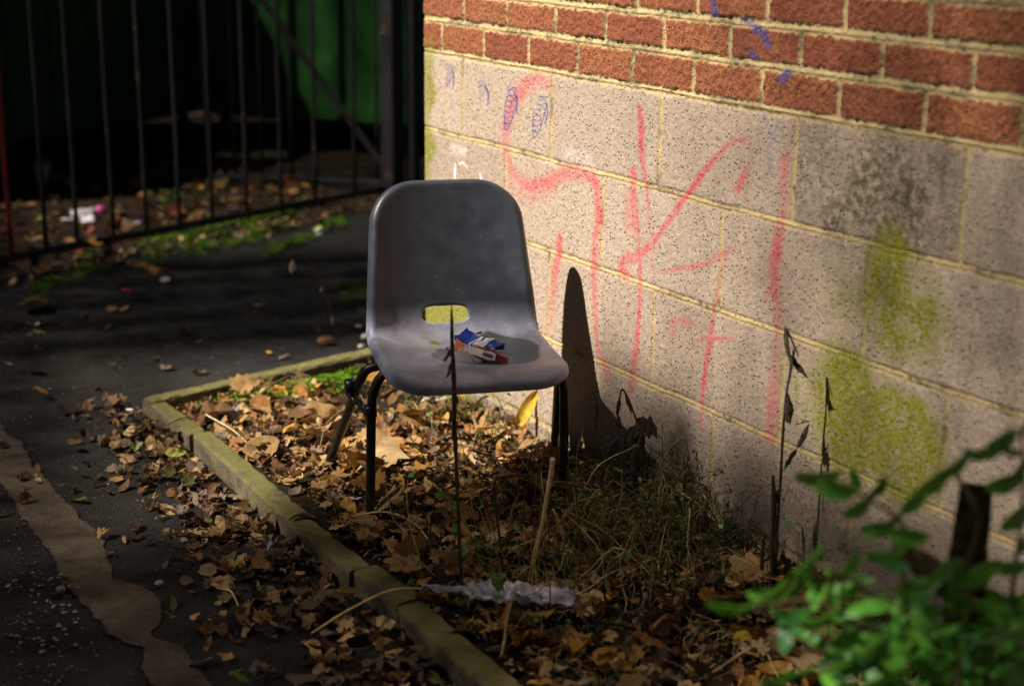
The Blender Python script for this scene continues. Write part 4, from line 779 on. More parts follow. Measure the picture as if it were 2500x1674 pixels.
# pine cone
c0 = np.array(gp(793, 832, -.985)); q = simple('cone_scales', (.20, .11, .055), .8, .4, 90); e = empty('pine_cone', tuple(c0), 'brown pine cone on the path left of the chair seat', 'pine cone'); mb = MB(); ax = np.array([.50, .85, .0]); ax /= np.linalg.norm(ax); a = np.array([0, 0, 1.]); b = np.cross(ax, a)
V, Fc = lathe([(.003, -.024), (.010, -.018), (.013, -.004), (.009, .012), (.003, .024)], c0, ax); mk('cone_core', V, Fc, q, e)
for i in range(70):
    t = i/69; h = -.023+.046*t; r = .015*math.sin(math.pi*(t*.86+.1))**.7; ph = i*2.4; rd = math.cos(ph)*a+math.sin(ph)*b; tn = np.cross(ax, rd); p = c0+ax*h+rd*r*.7; tip = c0+ax*(h+.005)+rd*(r+.003)
    mb.add([p-tn*.0035, p+tn*.0035, tip+tn*.0035, tip+ax*.003, tip-tn*.0035, p-ax*.002+rd*.001], [(0, 1, 2, 3, 4), (0, 4, 5), (1, 5, 2)])
mb.build('scales', q, e)
# stones beside the seat corner
for i, (x, y, s_, lab) in enumerate(((893, 822, .017, 'pale pebble by the end of the rear edging stone'), (882, 846, .011, 'smaller grey pebble below the pale one'), (389, 1423, .009, 'grey pebble on the tarmac by the pale strip'), (147, 1437, .010, 'flat white pebble at the edge of the crumbling tarmac'))):
    c0 = np.array(gp(x, y, -.99)); V, Fc = lathe([(s_*math.sin(t), -s_*.6*math.cos(t)) for t in np.linspace(.1, 3.04, 9)], c0, (0.1, 0, 1), 12); tag(mk('pebble', crumple(V, .005, i), Fc, simple('pebble_%s' % 'abcd'[i], (.3, .28, .26), .8, .2), None, True, loc=c0), lab, 'pebble')
# crumbled grit (uncountable)
def grit(name, n, fn, s0, s1, mats, label, cat='grit'):
    Vs = []; Fs = []; mi = []; o_ = 0
    for i in range(n):
        x, y, z = fn(); s_ = rng.uniform(s0, s1)**1; V = rng.normal(0, 1, (6, 3)); V = np.array([(1, 0, 0), (-1, .1, 0), (0, 1, 0), (.1, -1, 0), (0, 0, .6), (0, 0, -.6)])*s_*(1+.5*rng.uniform(-1, 1, (6, 3)))
        V = V@rotm(rng.uniform(0, 6.28), 0, 0).T+np.array([x, y, z]); Vs.append(V); Fs += [(a+o_, b+o_, c_+o_) for a, b, c_ in ((0, 2, 4), (2, 1, 4), (1, 3, 4), (3, 0, 4), (2, 0, 5), (1, 2, 5), (3, 1, 5), (0, 3, 5))]; mi += [int(rng.integers(len(mats)))]*8; o_ += 6
    o = mk(name, np.concatenate(Vs), Fs, mats); o.data.polygons.foreach_set('material_index', mi); return tag(o, label, cat, kind='stuff')
GM = [simple('grit_dark', (.03, .027, .025), .9, .3), simple('grit_brown', (.09, .06, .035), .9, .3), simple('grit_pale', (.22, .21, .22), .8, .2)]
def gr1():
    if rng.random() < .12: p = gp(abs(rng.normal(0, 90))+rng.uniform(0, 60), rng.uniform(1180, 1674)); return p[0], p[1], -.998
    return rng.uniform(-2.0, 1.6), rng.uniform(-1.6, .3), -.998
grit('tarmac_grit', 8000, gr1, .0012, .0042, [GM[0], GM[0], GM[0], GM[1], GM[1], GM[1], GM[0], GM[1], GM[2]], 'loose grit and crumbs scattered over the dark tarmac')
grit('bed_crumbs', 9000, lambda: (lambda p: (p[0], p[1], p[2]-.004))(bedpos()), .002, .006, [GM[0], GM[1], GM[1], LM['brown'], LM['tan']], 'crumbled leaf fragments between the leaves in the bed', 'leaf crumbs')
def gr2(): p = gp(rng.uniform(20, 190), rng.uniform(1400, 1600)); return p[0], p[1], -.996
grit('pale_chippings', 60, gr2, .002, .0065, [simple('chip_white', (.26, .26, .29), .8, .2)], 'patch of pale chippings in the broken tarmac at lower left', 'chippings')
# moss
q = N('moss', .95, .1); f1 = q.noise(160, 4); f2 = q.noise(16, 4); q.col(q.mix(q.ramp(f2, (.35, 0.), (.65, 1.)), (.05, .12, .006), (.15, .30, .015))); q.bump(f1, .012); MOSS = q.m
def moss(poly, z, label, seed, hgt=.02):
    P = np.array([gp(*p, z)[:2] for p in poly]); x0, y0 = P.min(0)-.04; x1, y1 = P.max(0)+.04; r_ = np.random.default_rng(seed); Vs = []; Fs = []; o_ = 0
    n = int(min(30000, (x1-x0)*(y1-y0)/.0038**2)); xx = r_.uniform(x0, x1, n); yy = r_.uniform(y0, y1, n)
    ins = np.zeros(n, bool); j = len(P)-1; dist = np.full(n, 9.)
    for i in range(len(P)):
        (xi, yi), (xj, yj) = P[i], P[j]; ins ^= ((yi > yy) != (yj > yy)) & (xx < (xj-xi)*(yy-yi)/(yj-yi+1e-12)+xi)
        t = np.clip(((xx-xi)*(xj-xi)+(yy-yi)*(yj-yi))/((xj-xi)**2+(yj-yi)**2), 0, 1); dist = np.minimum(dist, np.hypot(xx-xi-t*(xj-xi), yy-yi-t*(yj-yi))); j = i
    sdist = np.where(ins, dist, -dist)+(fbm(xx, yy, 16, 4, seed+3)-.5)*.13; pr_ = ss(sdist, -.015, .06)*ss(fbm(xx, yy, 30, 3, seed+6), .30, .52); keep = r_.random(n) < pr_
    hm = hgt*(fbm(xx, yy, 12, 3, seed))*ss(sdist, -.01, .07)
    for x, y, h in zip(xx[keep], yy[keep], hm[keep]):
        a = r_.uniform(0, 6.28); b = r_.uniform(.4, 1.2); L = r_.uniform(.004, .009); c_, s2 = math.cos(a)*L, math.sin(a)*L; zz_ = z-.006+h
        Vs += [(x-s2*.45, y+c_*.45, zz_), (x+s2*.45, y-c_*.45, zz_), (x+c_, y+s2, zz_+L*b)]; Fs.append((o_, o_+1, o_+2)); o_ += 3
    return tag(mk('moss_patch', Vs, Fs, MOSS), label, 'moss', kind='stuff')
moss([(335, 590), (470, 560), (640, 525), (735, 505), (735, 545), (640, 590), (500, 620), (345, 655), (330, 630)], -.985, 'bright moss bank between the lower rail and the tarmac', 3, .03)
moss([(520, 545), (600, 515), (700, 500), (705, 512), (600, 540)], -.955, 'moss strip just behind the lower rail', 4)
moss([(770, 545), (845, 520), (850, 540), (790, 570)], -.98, 'small moss patch right of the moss bank', 5)
moss([(640, 600), (760, 560), (780, 575), (650, 625)], -.985, 'dim thin moss on the tarmac near the wrappers', 6, .008)
moss([(60, 700), (130, 670), (160, 690), (100, 720)], -.99, 'small moss clump on the path at the left edge', 7, .02)
moss([(180, 615), (235, 600), (240, 665), (190, 680)], -.985, 'dark moss around the tan maple leaf', 8, .012)
moss([(440, 985), (560, 955), (700, 930), (880, 895), (905, 945), (760, 975), (650, 990), (520, 1000)], -.962, 'vivid green moss along the inside of the rear edging stone', 9, .02)
# ------------------------------------------------------------------ dead stalks and weeds
DRY = simple('dry_stem', (.50, .37, .19), .8, .3, 80); DKS = simple('dark_stem', (.06, .036, .024), .8, .4, 80); GST = simple('green_stem', (.20, .22, .05), .7, .3, 60); GLF = N('weed_leaf', .5, .4); q = GLF; f1 = q.noise(30, 3); q.col(q.mix(f1, (.03, .10, .015), (.10, .22, .03))); q.translucent(.25, (.12, .28, .03)); GLF = q.m
SHR = simple('shrivelled_leaf', (.05, .035, .025), .8, .4, 80); PSH = simple('pale_shrivelled_leaf', (.42, .36, .26), .8, .3, 80)
def stalk(name, pts, base, r, mat, label, cat='weed', group=None, sides=6, rag=.15, leaves=(), leafmat=None):
    P = [vp(x, y, base) for x, y in pts]; P = [p+np.array([0, 0, 0]) for p in P]; e = empty(name, tuple(P[0]), label, cat, group)
    v, f_ = tube(catmull(P, 7), r, sides, rag); mk('stem', v, f_, mat, e, True)
    for (x, y, L, ang, wd) in leaves:
        p = vp(x, y, base); dr_ = cr*math.cos(ang)-cu*math.sin(ang)*1.; tw_ = rng.uniform(-.5, .5); sdv = np.cross(dr_, cf)+cf*tw_; sdv /= np.linalg.norm(sdv); n = 9; V = []
        for i in range(n+1):
            t = i/n; ww = wd*math.sin(math.pi*min(1, max(.02, t)))**.8; bend = -cf*.25*L*math.sin(t*3)*rng.uniform(.2, .6)
            for j in (-1, 0, 1): V.append(p+dr_*L*t+sdv*j*ww+bend*.3+cf*abs(j)*ww*.7+rng.normal(0, .0008, 3))
        mk('leaf', V, [(i*3+j, i*3+j+1, i*3+j+4, i*3+j+3) for i in range(n) for j in range(2)], leafmat or SHR, e, True)
    return e
PI = math.pi
b1 = gp(1128, 1450, -.94)
stalk('dead_stalk', [(1128, 1450), (1122, 1330), (1116, 1180), (1110, 1040), (1108, 920), (1104, 840), (1103, 780), (1102, 745)], b1, [.0045, .0042, .004, .0055, .0055, .004, .0035, .0012], DKS, 'tall dark dead stalk rising in front of the chair seat', 'dead stalk', leaves=[(1108, 985, .05, PI/2+.2, .004), (1106, 930, .05, PI/2-.2, .004), (1108, 880, .03, -PI/2-.5, .003), (1104, 880, .035, PI/2+.3, .004), (1102, 850, .03, PI/2+.5, .004), (1106, 1030, .04, PI/2, .003)])
b2 = gp(1300, 1430, -.94)
stalk('dead_stalk', [(1296, 1425), (1305, 1370), (1322, 1290), (1334, 1220), (1345, 1160), (1350, 1118)], b2, [.002, .003, .0045, .005, .0058, .006], DRY, 'thick pale broken stalk standing right of the chair in the bed', 'dead stalk')
stalk('dead_stalk', [(1372, 1345), (1376, 1310), (1365, 1275), (1350, 1242)], gp(1372, 1345, -.93), [.003, .0045, .004, .003], DRY, 'short pale bent stalk right of the thick broken one', 'dead stalk')
stalk('dead_stalk', [(1286, 1445), (1295, 1390), (1310, 1320), (1330, 1250)], b2, [.002, .002, .0022, .002], DRY, 'thin pale stem leaning against the thick broken stalk', 'dead stalk')
stalk('dead_stalk', [(1225, 1598), (1232, 1560), (1240, 1500), (1262, 1420)], gp(1225, 1598, -.93), [.003, .0025, .002, .0015], DRY, 'pale stem with a white tip below the plastic bag', 'dead stalk')
stalk('arched_stem', [(1230, 1420), (1222, 1330), (1212, 1250), (1207, 1180), (1225, 1165), (1270, 1160), (1310, 1163)], gp(1230, 1420, -.93), [.0035, .003, .003, .0028, .0025, .002], DKS, 'brown arched stem bending over into the chair shadow', 'dead stalk')
b3 = (gp(1905, 1420, -.93)[0], -.10, -.93)
stalk('dead_stalk', [(1893, 1400), (1897, 1300), (1905, 1180), (1912, 1050), (1920, 960), (1930, 900), (1924, 840), (1916, 800)], b3, [.0035, .003, .003, .0026, .0022, .002], DKS, 'tall dark stalk with shrivelled hanging leaves against the wall', 'dead stalk', leaves=[(1916, 795, .065, PI/2-.12, .005), (1920, 860, .065, PI/2-.7, .007), (1920, 800, .06, PI/2-.4, .0025), (1938, 850, .05, PI/2+.1, .003), (1924, 960, .06, PI/2-.05, .009), (1930, 990, .035, PI/2+.2, .008), (1976, 1035, .055, PI/2+.45, .006), (1948, 1090, .055, PI/2+.55, .006), (1940, 1035, .03, -.2, .0015)])
stalk('dead_stalk', [(1885, 1420), (1886, 1320), (1890, 1230), (1887, 1160)], b3, [.005, .0045, .006, .003], DKS, 'dark thick dead stem beside the tall hanging stalk', 'dead stalk', leaves=[(1890, 1240, .05, -PI/2+.3, .005), (1895, 1290, .06, PI/2, .006)])
stalk('dead_stalk', [(1860, 1390), (1862, 1340), (1868, 1300)], b3, [.004, .004, .002], DKS, 'short dark stub left of the thick dead stem', 'dead stalk')
stalk('dead_stalk', [(1962, 1420), (1962, 1330), (1958, 1280)], b3, [.003, .003, .001], DKS, 'thin dark stem rising behind the bush by the wall', 'dead stalk')
b4 = (gp(1600, 1250, -.93)[0]-.02, -.14, -.92)
stalk('withered_weed', [(1590, 1240), (1582, 1160), (1570, 1080), (1548, 1010), (1530, 965), (1518, 950), (1513, 975), (1510, 1010)], b4, [.004, .0035, .0028, .0022, .0018, .0015], DKS, 'withered dark weed with curled hanging leaves by the chair shadow', 'weed', leaves=[(1512, 970, .045, PI/2+.1, .005), (1510, 1010, .05, PI/2, .006), (1515, 1060, .04, PI/2-.1, .004), (1540, 1040, .045, PI/2+.2, .010), (1552, 1070, .06, PI/2+.1, .010), (1560, 1110, .055, PI/2+.4, .009), (1575, 1120, .05, PI/2, .008), (1580, 1170, .05, PI/2+.3, .009), (1560, 1150, .06, PI/2+.5, .007), (1525, 960, .05, PI/2-.35, .0035)]+[(1515+rng.uniform(0, 75), 1010+rng.uniform(0, 190), rng.uniform(.03, .06), PI/2+rng.uniform(-.4, .7), rng.uniform(.005, .012)) for _ in range(26)])
b5 = (gp(1650, 1240, -.93)[0], -.12, -.93)
stalk('thin_weed', [(1596, 1190), (1610, 1140), (1635, 1095), (1660, 1070), (1671, 1066)], b5, [.0014, .0013, .0011], GST, 'thin yellow green stem bent over at its tip beside the wall', 'weed', leaves=[(1640, 1095, .025, PI/2, .003), (1612, 1140, .02, PI/2, .002)])
stalk('thin_weed', [(1651, 1200), (1660, 1150), (1672, 1100), (1671, 1066)], b5, [.0014, .0013, .0011], GST, 'second thin green stem meeting the bent one at its tip', 'weed')
stalk('thin_weed', [(1671, 1066), (1685, 1120), (1693, 1180), (1698, 1215)], b5, [.001, .001, .001], DKS, 'fine dark stem hanging down from the bent green stems', 'weed', leaves=[(1680, 1110, .02, PI/2, .003), (1690, 1160, .015, PI/2, .002)])
b6 = gp(830, 815, -.995)
stalk('dead_stalk', [(832, 815), (815, 780), (800, 735), (788, 700), (775, 665), (755, 638), (735, 622), (718, 615), (710, 625), (712, 636)], b6, [.0028, .0024, .002, .0018, .0014, .0011], simple('brown_stem', (.13, .07, .05), .8, .3), 'thin arching dead stem with a pale shrivelled leaf left of the chair', 'dead stalk', leaves=[(714, 634, .045, PI/2+.1, .009), (718, 640, .03, PI/2-.1, .005), (786, 700, .018, PI/2+.2, .004), (812, 770, .03, PI/2, .004)], leafmat=PSH)
def ground_twig(pts, z, r, mat, label, name='twig', sides=6, arch=.0):
    P = [np.array(gp(x, y, z))+np.array([0, 0, arch*math.sin(math.pi*i/(len(pts)-1))]) for i, (x, y) in enumerate(pts)]; v, f_ = tube(catmull(P, 7), r, sides, .2); return tag(mk(name, v, f_, mat, None, True, loc=P[0]), label, 'twig')
PT = simple('pale_twig', (.55, .45, .28), .7, .15)
ground_twig([(503, 1012), (540, 1040), (575, 1062), (612, 1090)], -.935, [.0022, .002, .0015], PT, 'straight pale twig lying in the inner corner of the bed', arch=.01)
ground_twig([(760, 1545), (860, 1500), (960, 1463), (1060, 1452), (1180, 1425)], -.935, [.0018, .0028, .0024, .001], DRY, 'long dry twig crossing over the front edging stone', arch=.02)
ground_twig([(850, 1262), (940, 1258), (1010, 1285), (1045, 1315)], -.925, [.0015, .0026, .0022, .0015], DRY, 'dry curved twig at the foot of the front left chair leg', arch=.01)
ground_twig([(1310, 1175), (1400, 1198), (1470, 1222), (1560, 1208)], -.90, [.0014, .002, .002, .0015], DRY, 'pale twig lying across the weeds beside the chair shadow', arch=.02)
ground_twig([(1480, 1218), (1560, 1205), (1600, 1195), (1690, 1235), (1745, 1270)], -.885, [.0016, .002, .0018, .0016], DRY, 'long dry stem lying toward the wall joint', arch=.02)
ground_twig([(538, 1435), (565, 1450), (582, 1478)], -.985, [.0016, .0022, .0014], DRY, 'small crooked twig on the path beside the litter', arch=.006)
ground_twig([(410, 1035), (440, 1022), (465, 1015)], -.942, [.001, .0022, .001], DKS, 'thin brown twig lying on the short corner edging stone')
ground_twig([(706, 1268), (722, 1262), (745, 1258), (772, 1264)], -.944, [.002, .003, .0035, .002], DKS, 'knotted dark root lying across the front edging stone', arch=.004)
ground_twig([(780, 1095), (800, 1055), (850, 1020), (905, 985)], -.90, [.0012, .0018, .0016, .001], simple('straw_stem', (.2, .14, .07), .8, .3), 'thin brown stem passing between the left chair legs', arch=.03)
ground_twig([(1740, 1640), (1850, 1590), (1900, 1650)], -.93, [.002, .0025, .002], DRY, 'bent dry twig at the bottom of the bed', arch=.01)
# dense fine growth: tangle of stems, grass and little leaves, uncountable
def tangle(name, n, posf, mats, label, h0, h1, r=.0011, leafp=.5, cat='weeds'):
    Vs = []; Fs = []; mi = []; o_ = 0
    def ad(v, f_, m_):
        nonlocal o_
        Vs.append(np.array(v)); Fs.extend([tuple(a+o_ for a in ff) for ff in f_]); mi.extend([m_]*len(f_)); o_ += len(v)
    for i in range(n):
        x, y, z = posf(); h = rng.uniform(h0, h1); d1 = rng.normal(0, .55, 2); P = [(x, y, z)]
        for k_ in range(1, 5): t = k_/4; P.append((x+d1[0]*h*t*t+rng.normal(0, .006), y+min(-.004-y, d1[1]*h*t*t+rng.normal(0, .006)), z+h*(t-.35*t*t*abs(rng.normal(0, 1)))))
        m_ = int(rng.integers(3)); v, f_ = tube(catmull(P, 3), [r, r*.9, r*.5], 3); ad(v, f_, m_)
        if rng.random() < leafp:
            for _ in range(int(rng.integers(2, 7))):
                p = np.array(P[int(rng.integers(1, 5))])+rng.normal(0, .004, 3); L = rng.uniform(.006, .017); R = rotm(rng.uniform(0, 6.28), rng.normal(0, .6), rng.normal(0, .6)); v = np.array([(0, 0, 0), (.35, .3, .05), (1, 0, 0), (.35, -.3, .05)])*L; ad(v@R.T+p, [(0, 1, 2, 3)], 3 if (m_ != 1 or rng.random() < .5) else 4)
    o = mk(name, np.concatenate(Vs), Fs, mats+[GLF, SHR], None, True); o.data.polygons.foreach_set('material_index', mi); return tag(o, label, cat, kind='stuff')
def gpos(cx_, cy_, sx, sy, zz=-.93):
    def f():
        while 1:
            p = gp(rng.normal(cx_, sx), rng.normal(cy_, sy), zz)
            if -.70 < p[1] < -.02 and -.2 < p[0] < 3: return p[0], p[1], SZ+float(bedh(p[0], p[1]))
    return f
TM = [DRY, DKS, GST]; TM2 = [simple('straw', (.42, .31, .15), .8, .4), DKS, simple('olive_stem', (.10, .10, .03), .8, .4)]
tangle('weed_tangle', 300, gpos(1500, 1290, 120, 60), TM2, 'tangled fine green and straw weeds right of the chair shadow', .05, .18, leafp=.45)
tangle('weed_tangle', 420, gpos(1700, 1320, 110, 70), TM2, 'tangle of dry stems along the foot of the wall', .02, .09, leafp=.35)
tangle('weed_tangle', 170, gpos(1180, 1010, 110, 30, -.95), TM, 'grassy weeds under the chair seat near the wall', .03, .10, leafp=.4)
tangle('weed_tangle', 260, gpos(1300, 1400, 160, 70), TM, 'sparse dry stems around the plastic bag', .03, .11, leafp=.3)
tangle('weed_tangle', 150, gpos(1600, 1560, 220, 70), TM, 'dark dry stems at the bottom of the bed', .03, .09, leafp=.15)
tangle('weed_tangle', 90, gpos(1450, 1330, 170, 80), TM2, 'long straw coloured stems sprawling over the middle of the bed', .12, .26, r=.0016, leafp=.3)
tangle('weed_tangle', 260, gpos(1640, 1250, 100, 40), TM2, 'taller withered stems standing close to the wall', .08, .20, leafp=.6)
tangle('weed_tangle', 80, gpos(900, 1230, 120, 60, -.94), TM, 'thin dry stems near the front left chair leg', .01, .05, leafp=.1)
tangle('weed_tangle', 120, lambda: (rng.uniform(1.3, 2.3), -.03-abs(rng.normal(0, .04)), SZ), TM, 'row of dry stems rooted against the wall', .05, .14, leafp=.2)
# small green climbing sprig in front of the chair
def sprig(name, pts, leaves, base, label, cat='plant', s=1.):
    P = [vp(x, y, base) for x, y in pts]; e = empty(name, tuple(P[0]), label, cat); v, f_ = tube(catmull(P, 6), [.0016, .0012, .0009], 5); mk('stem', v, f_, GST, e, True)
    for (x, y, L) in leaves:
        p = vp(x, y, base)+rng.normal(0, .004, 3); R = rotm(rng.uniform(0, 6.28), rng.normal(.5, .4), rng.normal(0, .5)); V, Fc = leafgeo('broad', rng); V = curl(V, rng, .4)*L; mk('leaf', V@R.T+p, Fc, GLF, e, True)
sprig('green_sprig', [(1175, 1420), (1165, 1340), (1130, 1270), (1115, 1230), (1060, 1205)], [(1070, 1207, .020), (1085, 1222, .018), (1110, 1240, .022), (1118, 1262, .022), (1120, 1290, .024), (1150, 1320, .02), (1130, 1345, .026), (1165, 1330, .02), (1185, 1325, .022), (1160, 1345, .02), (1215, 1340, .018), (1140, 1375, .02)], gp(1175, 1425, -.93), 'small green sprig climbing beside the dark stalk')
sprig('green_sprig', [(1215, 1500), (1212, 1450), (1210, 1410)], [(1208, 1425, .042), (1222, 1405, .028), (1205, 1400, .024), (1215, 1445, .02)], gp(1215, 1500, -.93), 'sprig with a larger dark green leaf above the plastic bag')
sprig('green_sprig', [(1010, 1190), (1008, 1170)], [(1000, 1165, .02), (1015, 1158, .02), (1008, 1175, .016), (1020, 1170, .016)], gp(1010, 1190, -.93), 'tiny green sprig between the chair legs')
sprig('green_sprig', [(985, 1440), (1000, 1420), (1012, 1425)], [(990, 1425, .016), (1012, 1428, .018), (1006, 1418, .014)], gp(985, 1440, -.94), 'tiny yellow green seedling inside the front edging')
sprig('green_sprig', [(420, 490), (415, 478)], [(400, 478, .05), (425, 470, .05), (412, 488, .05), (438, 484, .05), (392, 490, .04)], gp(415, 492, -.95), 'leafy green weed growing behind the railings')
sprig('green_sprig', [(655, 965), (650, 950), (640, 945)], [(655, 935, .02), (645, 950, .012)], gp(650, 975, -.96), 'little green leaf hanging on the rear edging stone')
for (x, y, lab) in ((640, 945, 'pale root tuft clinging to the rear edging stone, left one'), (735, 920, 'pale root tuft clinging to the rear edging stone, right one')):
    mb = MB(); b_ = gp(x, y+20, -.96)
    for i in range(9): mb.add(*tube(catmull([vp(x+rng.normal(0, 3), y+20, b_), vp(x+rng.normal(0, 12), y, b_), vp(x+rng.normal(0, 22), y-18+rng.normal(0, 8), b_)], 4), [.001, .0008, .0004], 4))
    tag(mb.build('root_tuft', DRY, loc=b_), lab, 'weed')
sprig('green_sprig', [(1228, 1000), (1210, 960)], [(1225, 950, .02), (1210, 945, .016), (1278, 960, .016), (1240, 962, .014)], (.55, -.09, -.95), 'yellow green weed in front of the wall under the seat')
# ------------------------------------------------------------------ foreground bush
q = N('bush_leaf', .5, .4); f1 = q.noise(22, 3); inf = q.n('ShaderNodeObjectInfo'); c = q.mix(q.ramp(f1, (.3, 0.), (.7, 1.)), (.035, .15, .02), (.10, .31, .03)); c = q.mix(q.ramp(inf.outputs['Random'], (.3, 0.), (.9, 1.)), c, (.014, .085, .022)); c = q.mix(q.ramp(q.noise(60, 4), (.62, 0.), (.7, .7)), c, (.12, .10, .02)); q.col(c); q.translucent(.3, (.16, .42, .04)); BL = q.m
bb = np.array([2.32, -.72, -1.0]); bush = empty('leafy_shrub', tuple(bb), 'glossy green leafy shrub in the near right corner with a mossy cut stump', 'shrub')
kx = .4617; BLs = [(750, 460, 240, 0, 0), (850, 530, 230, 5, .0), (950, 470, 110, 60, .1), (1070, 520, 150, -60, .1), (960, 630, 180, -20, 0), (1070, 740, 180, -15, 0), (1150, 690, 120, -50, .1), (1230, 780, 210, 0, 0), (590, 710, 70, -50, 0), (730, 740, 65, 0, 0), (890, 760, 55, 0, 0), (930, 920, 150, -60, 0), (840, 970, 130, 20, 0), (700, 920, 220, -40, 0), (280, 1150, 230, 5, -.05), (500, 1090, 230, -25, 0), (620, 1050, 180, -60, 0), (760, 1040, 150, 10, 0), (820, 1140, 160, -70, 0), (770, 1210, 240, -12, -.05), (1000, 1230, 170, 40, 0), (1110, 870, 220, -8, 0), (1260, 590, 190, -45, 0), (1360, 500, 200, -40, .0), (1480, 400, 220, -30, 0), (1620, 340, 200, -15, 0), (1720, 280, 200, -25, .05), (1780, 330, 120, 10, 0), (1480, 1000, 160, -70, 0), (1620, 960, 210, -30, 0), (1770, 940, 200, 0, 0), (1800, 680, 200, -30, 0), (1740, 500, 200, -30, 0), (1810, 430, 150, -60, 0), (1210, 1270, 110, -60, -.05), (1530, 1200, 90, -80, 0), (1590, 1270, 190, 10, 0), (1740, 1290, 260, 5, 0), (1000, 1400, 380, -40, -.1), (660, 1490, 190, -18, -.1), (820, 1430, 150, -30, -.05), (1120, 1540, 260, -12, -.1), (1010, 1330, 200, 10, 0), (870, 1310, 150, -30, 0), (560, 1180, 130, 20, 0), (1300, 1230, 160, 40, 0), (1380, 1500, 200, -10, 0), (1500, 1400, 200, 20, .1), (1650, 1480, 220, -10, .1), (1800, 1400, 200, 0, .1), (1430, 1330, 160, 60, .15), (1330, 1400, 180, -30, .15), (1560, 1120, 160, 30, .1), (1800, 1130, 180, -30, .1), (1250, 1100, 150, 0, .15), (520, 1550, 180, -10, -.1), (950, 1600, 220, 5, -.1), (1850, 800, 150, -60, 0), (1840, 200, 110, -60, 0), (440, 1080, 120, 0, 0), (670, 990, 110, 10, 0)]
depth0 = 2.02
def bp(x, y, dd): d = ray(1650+x*kx, 950+y*kx); return CP+d*(depth0+dd)
for (x, y, L, ang, dd) in BLs:
    dd = dd*1.2+rng.normal(0, .05); p = bp(x, y, dd); a = math.radians(ang)+rng.normal(0, .1); Lw = L*kx/FPX*(depth0+dd)*1.04; dr_ = cr*math.cos(a)-cu*math.sin(a); tilt = rng.uniform(.15, 1.0); sdv = (cr*math.sin(a)+cu*math.cos(a))*math.cos(tilt)-cf*math.sin(tilt)
    nn_ = np.cross(dr_, sdv); V, Fc = leafgeo('oval', rng); V[:, 1] *= .95; V = V.copy(); V[:, 2] = .35*np.abs(V[:, 1])-.4*V[:, 0]**2+.02*rng.normal(0, 1, len(V)); V *= Lw
    mk('leaf', V@np.stack([dr_, sdv, nn_], 0)+p, Fc, BL, bush, True)
for k_ in range(70):
    x = rng.uniform(560, 1900); y = rng.uniform(880, 1620)+max(0, (1100-x)*.45); dd = rng.normal(0, .06); p = bp(x, y, dd); V, Fc = leafgeo('oval', rng); V = curl(V, rng, .3)*rng.uniform(.03, .06); V[:, 1] *= .8; mk('leaf', V@rotm(rng.uniform(0, 6.28), rng.normal(.6, .4), rng.normal(0, .4)).T+p, Fc, BL, bush, True)
for k_ in range(95):   # inner leaves, deeper in the shrub
    x = rng.uniform(850, 1950); y = rng.uniform(1080, 1750)+max(0, (1350-x)*.6); dd = rng.uniform(.05, .3); p = bp(x, y, dd); V, Fc = leafgeo('oval', rng); V = curl(V, rng, .3)*rng.uniform(.04, .075); mk('leaf', V@rotm(rng.uniform(0, 6.28), rng.normal(.4, .5), rng.normal(0, .5)).T+p, Fc, BL, bush, True)
STM = simple('shrub_stem', (.07, .055, .03), .8, .4, 60)
root = bp(1500, 1900, .25)
for ends in ([(1400, 1400, .1), (1200, 1100, .05), (1230, 780, 0), (1060, 600, 0), (760, 470, 0)], [(1300, 1450, .1), (1000, 1250, 0), (700, 1120, 0), (320, 1160, -.05)], [(1500, 1400, .15), (1480, 1100, .1), (1600, 700, 0), (1480, 400, 0), (1700, 290, 0)], [(1600, 1500, .1), (1750, 1200, .1), (1800, 900, 0), (1840, 500, 0), (1830, 220, 0)], [(1250, 1600, .05), (1000, 1450, -.05), (660, 1500, -.1)], [(1200, 1300, .05), (930, 1000, 0), (700, 900, 0), (600, 720, 0)], [(1400, 1550, .1), (1650, 1350, 0), (1841, 1290, 0)]):
    v, f_ = tube(catmull([root]+[bp(*e_) for e_ in ends], 6), [.006, .0045, .003, .0015], 7, .1); mk('stem', v, f_, STM, bush, True)
q = N('mossy_bark', .95, .1); f1 = q.noise(40, 5); q.col(q.mix(q.ramp(f1, (.4, 0.), (.6, 1.)), (.010, .008, .006), (.035, .030, .010))); q.bump(f1, .01)
v, f_ = tube(catmull([bp(1540, 1750, .25), bp(1520, 1300, .24), bp(1545, 900, .22), bp(1575, 650, .2), bp(1590, 500, .2)], 8), [.034, .03, .026, .024, .022], 18, .04); mk('cut_stump', v, f_, q.m, bush, True)
v, f_ = tube(catmull([bp(1560, 1150, .22), bp(1350, 960, .2), bp(1170, 840, .18)], 6), [.02, .018, .012], 10, .1); mk('side_branch', v, f_, STM, bush, True)
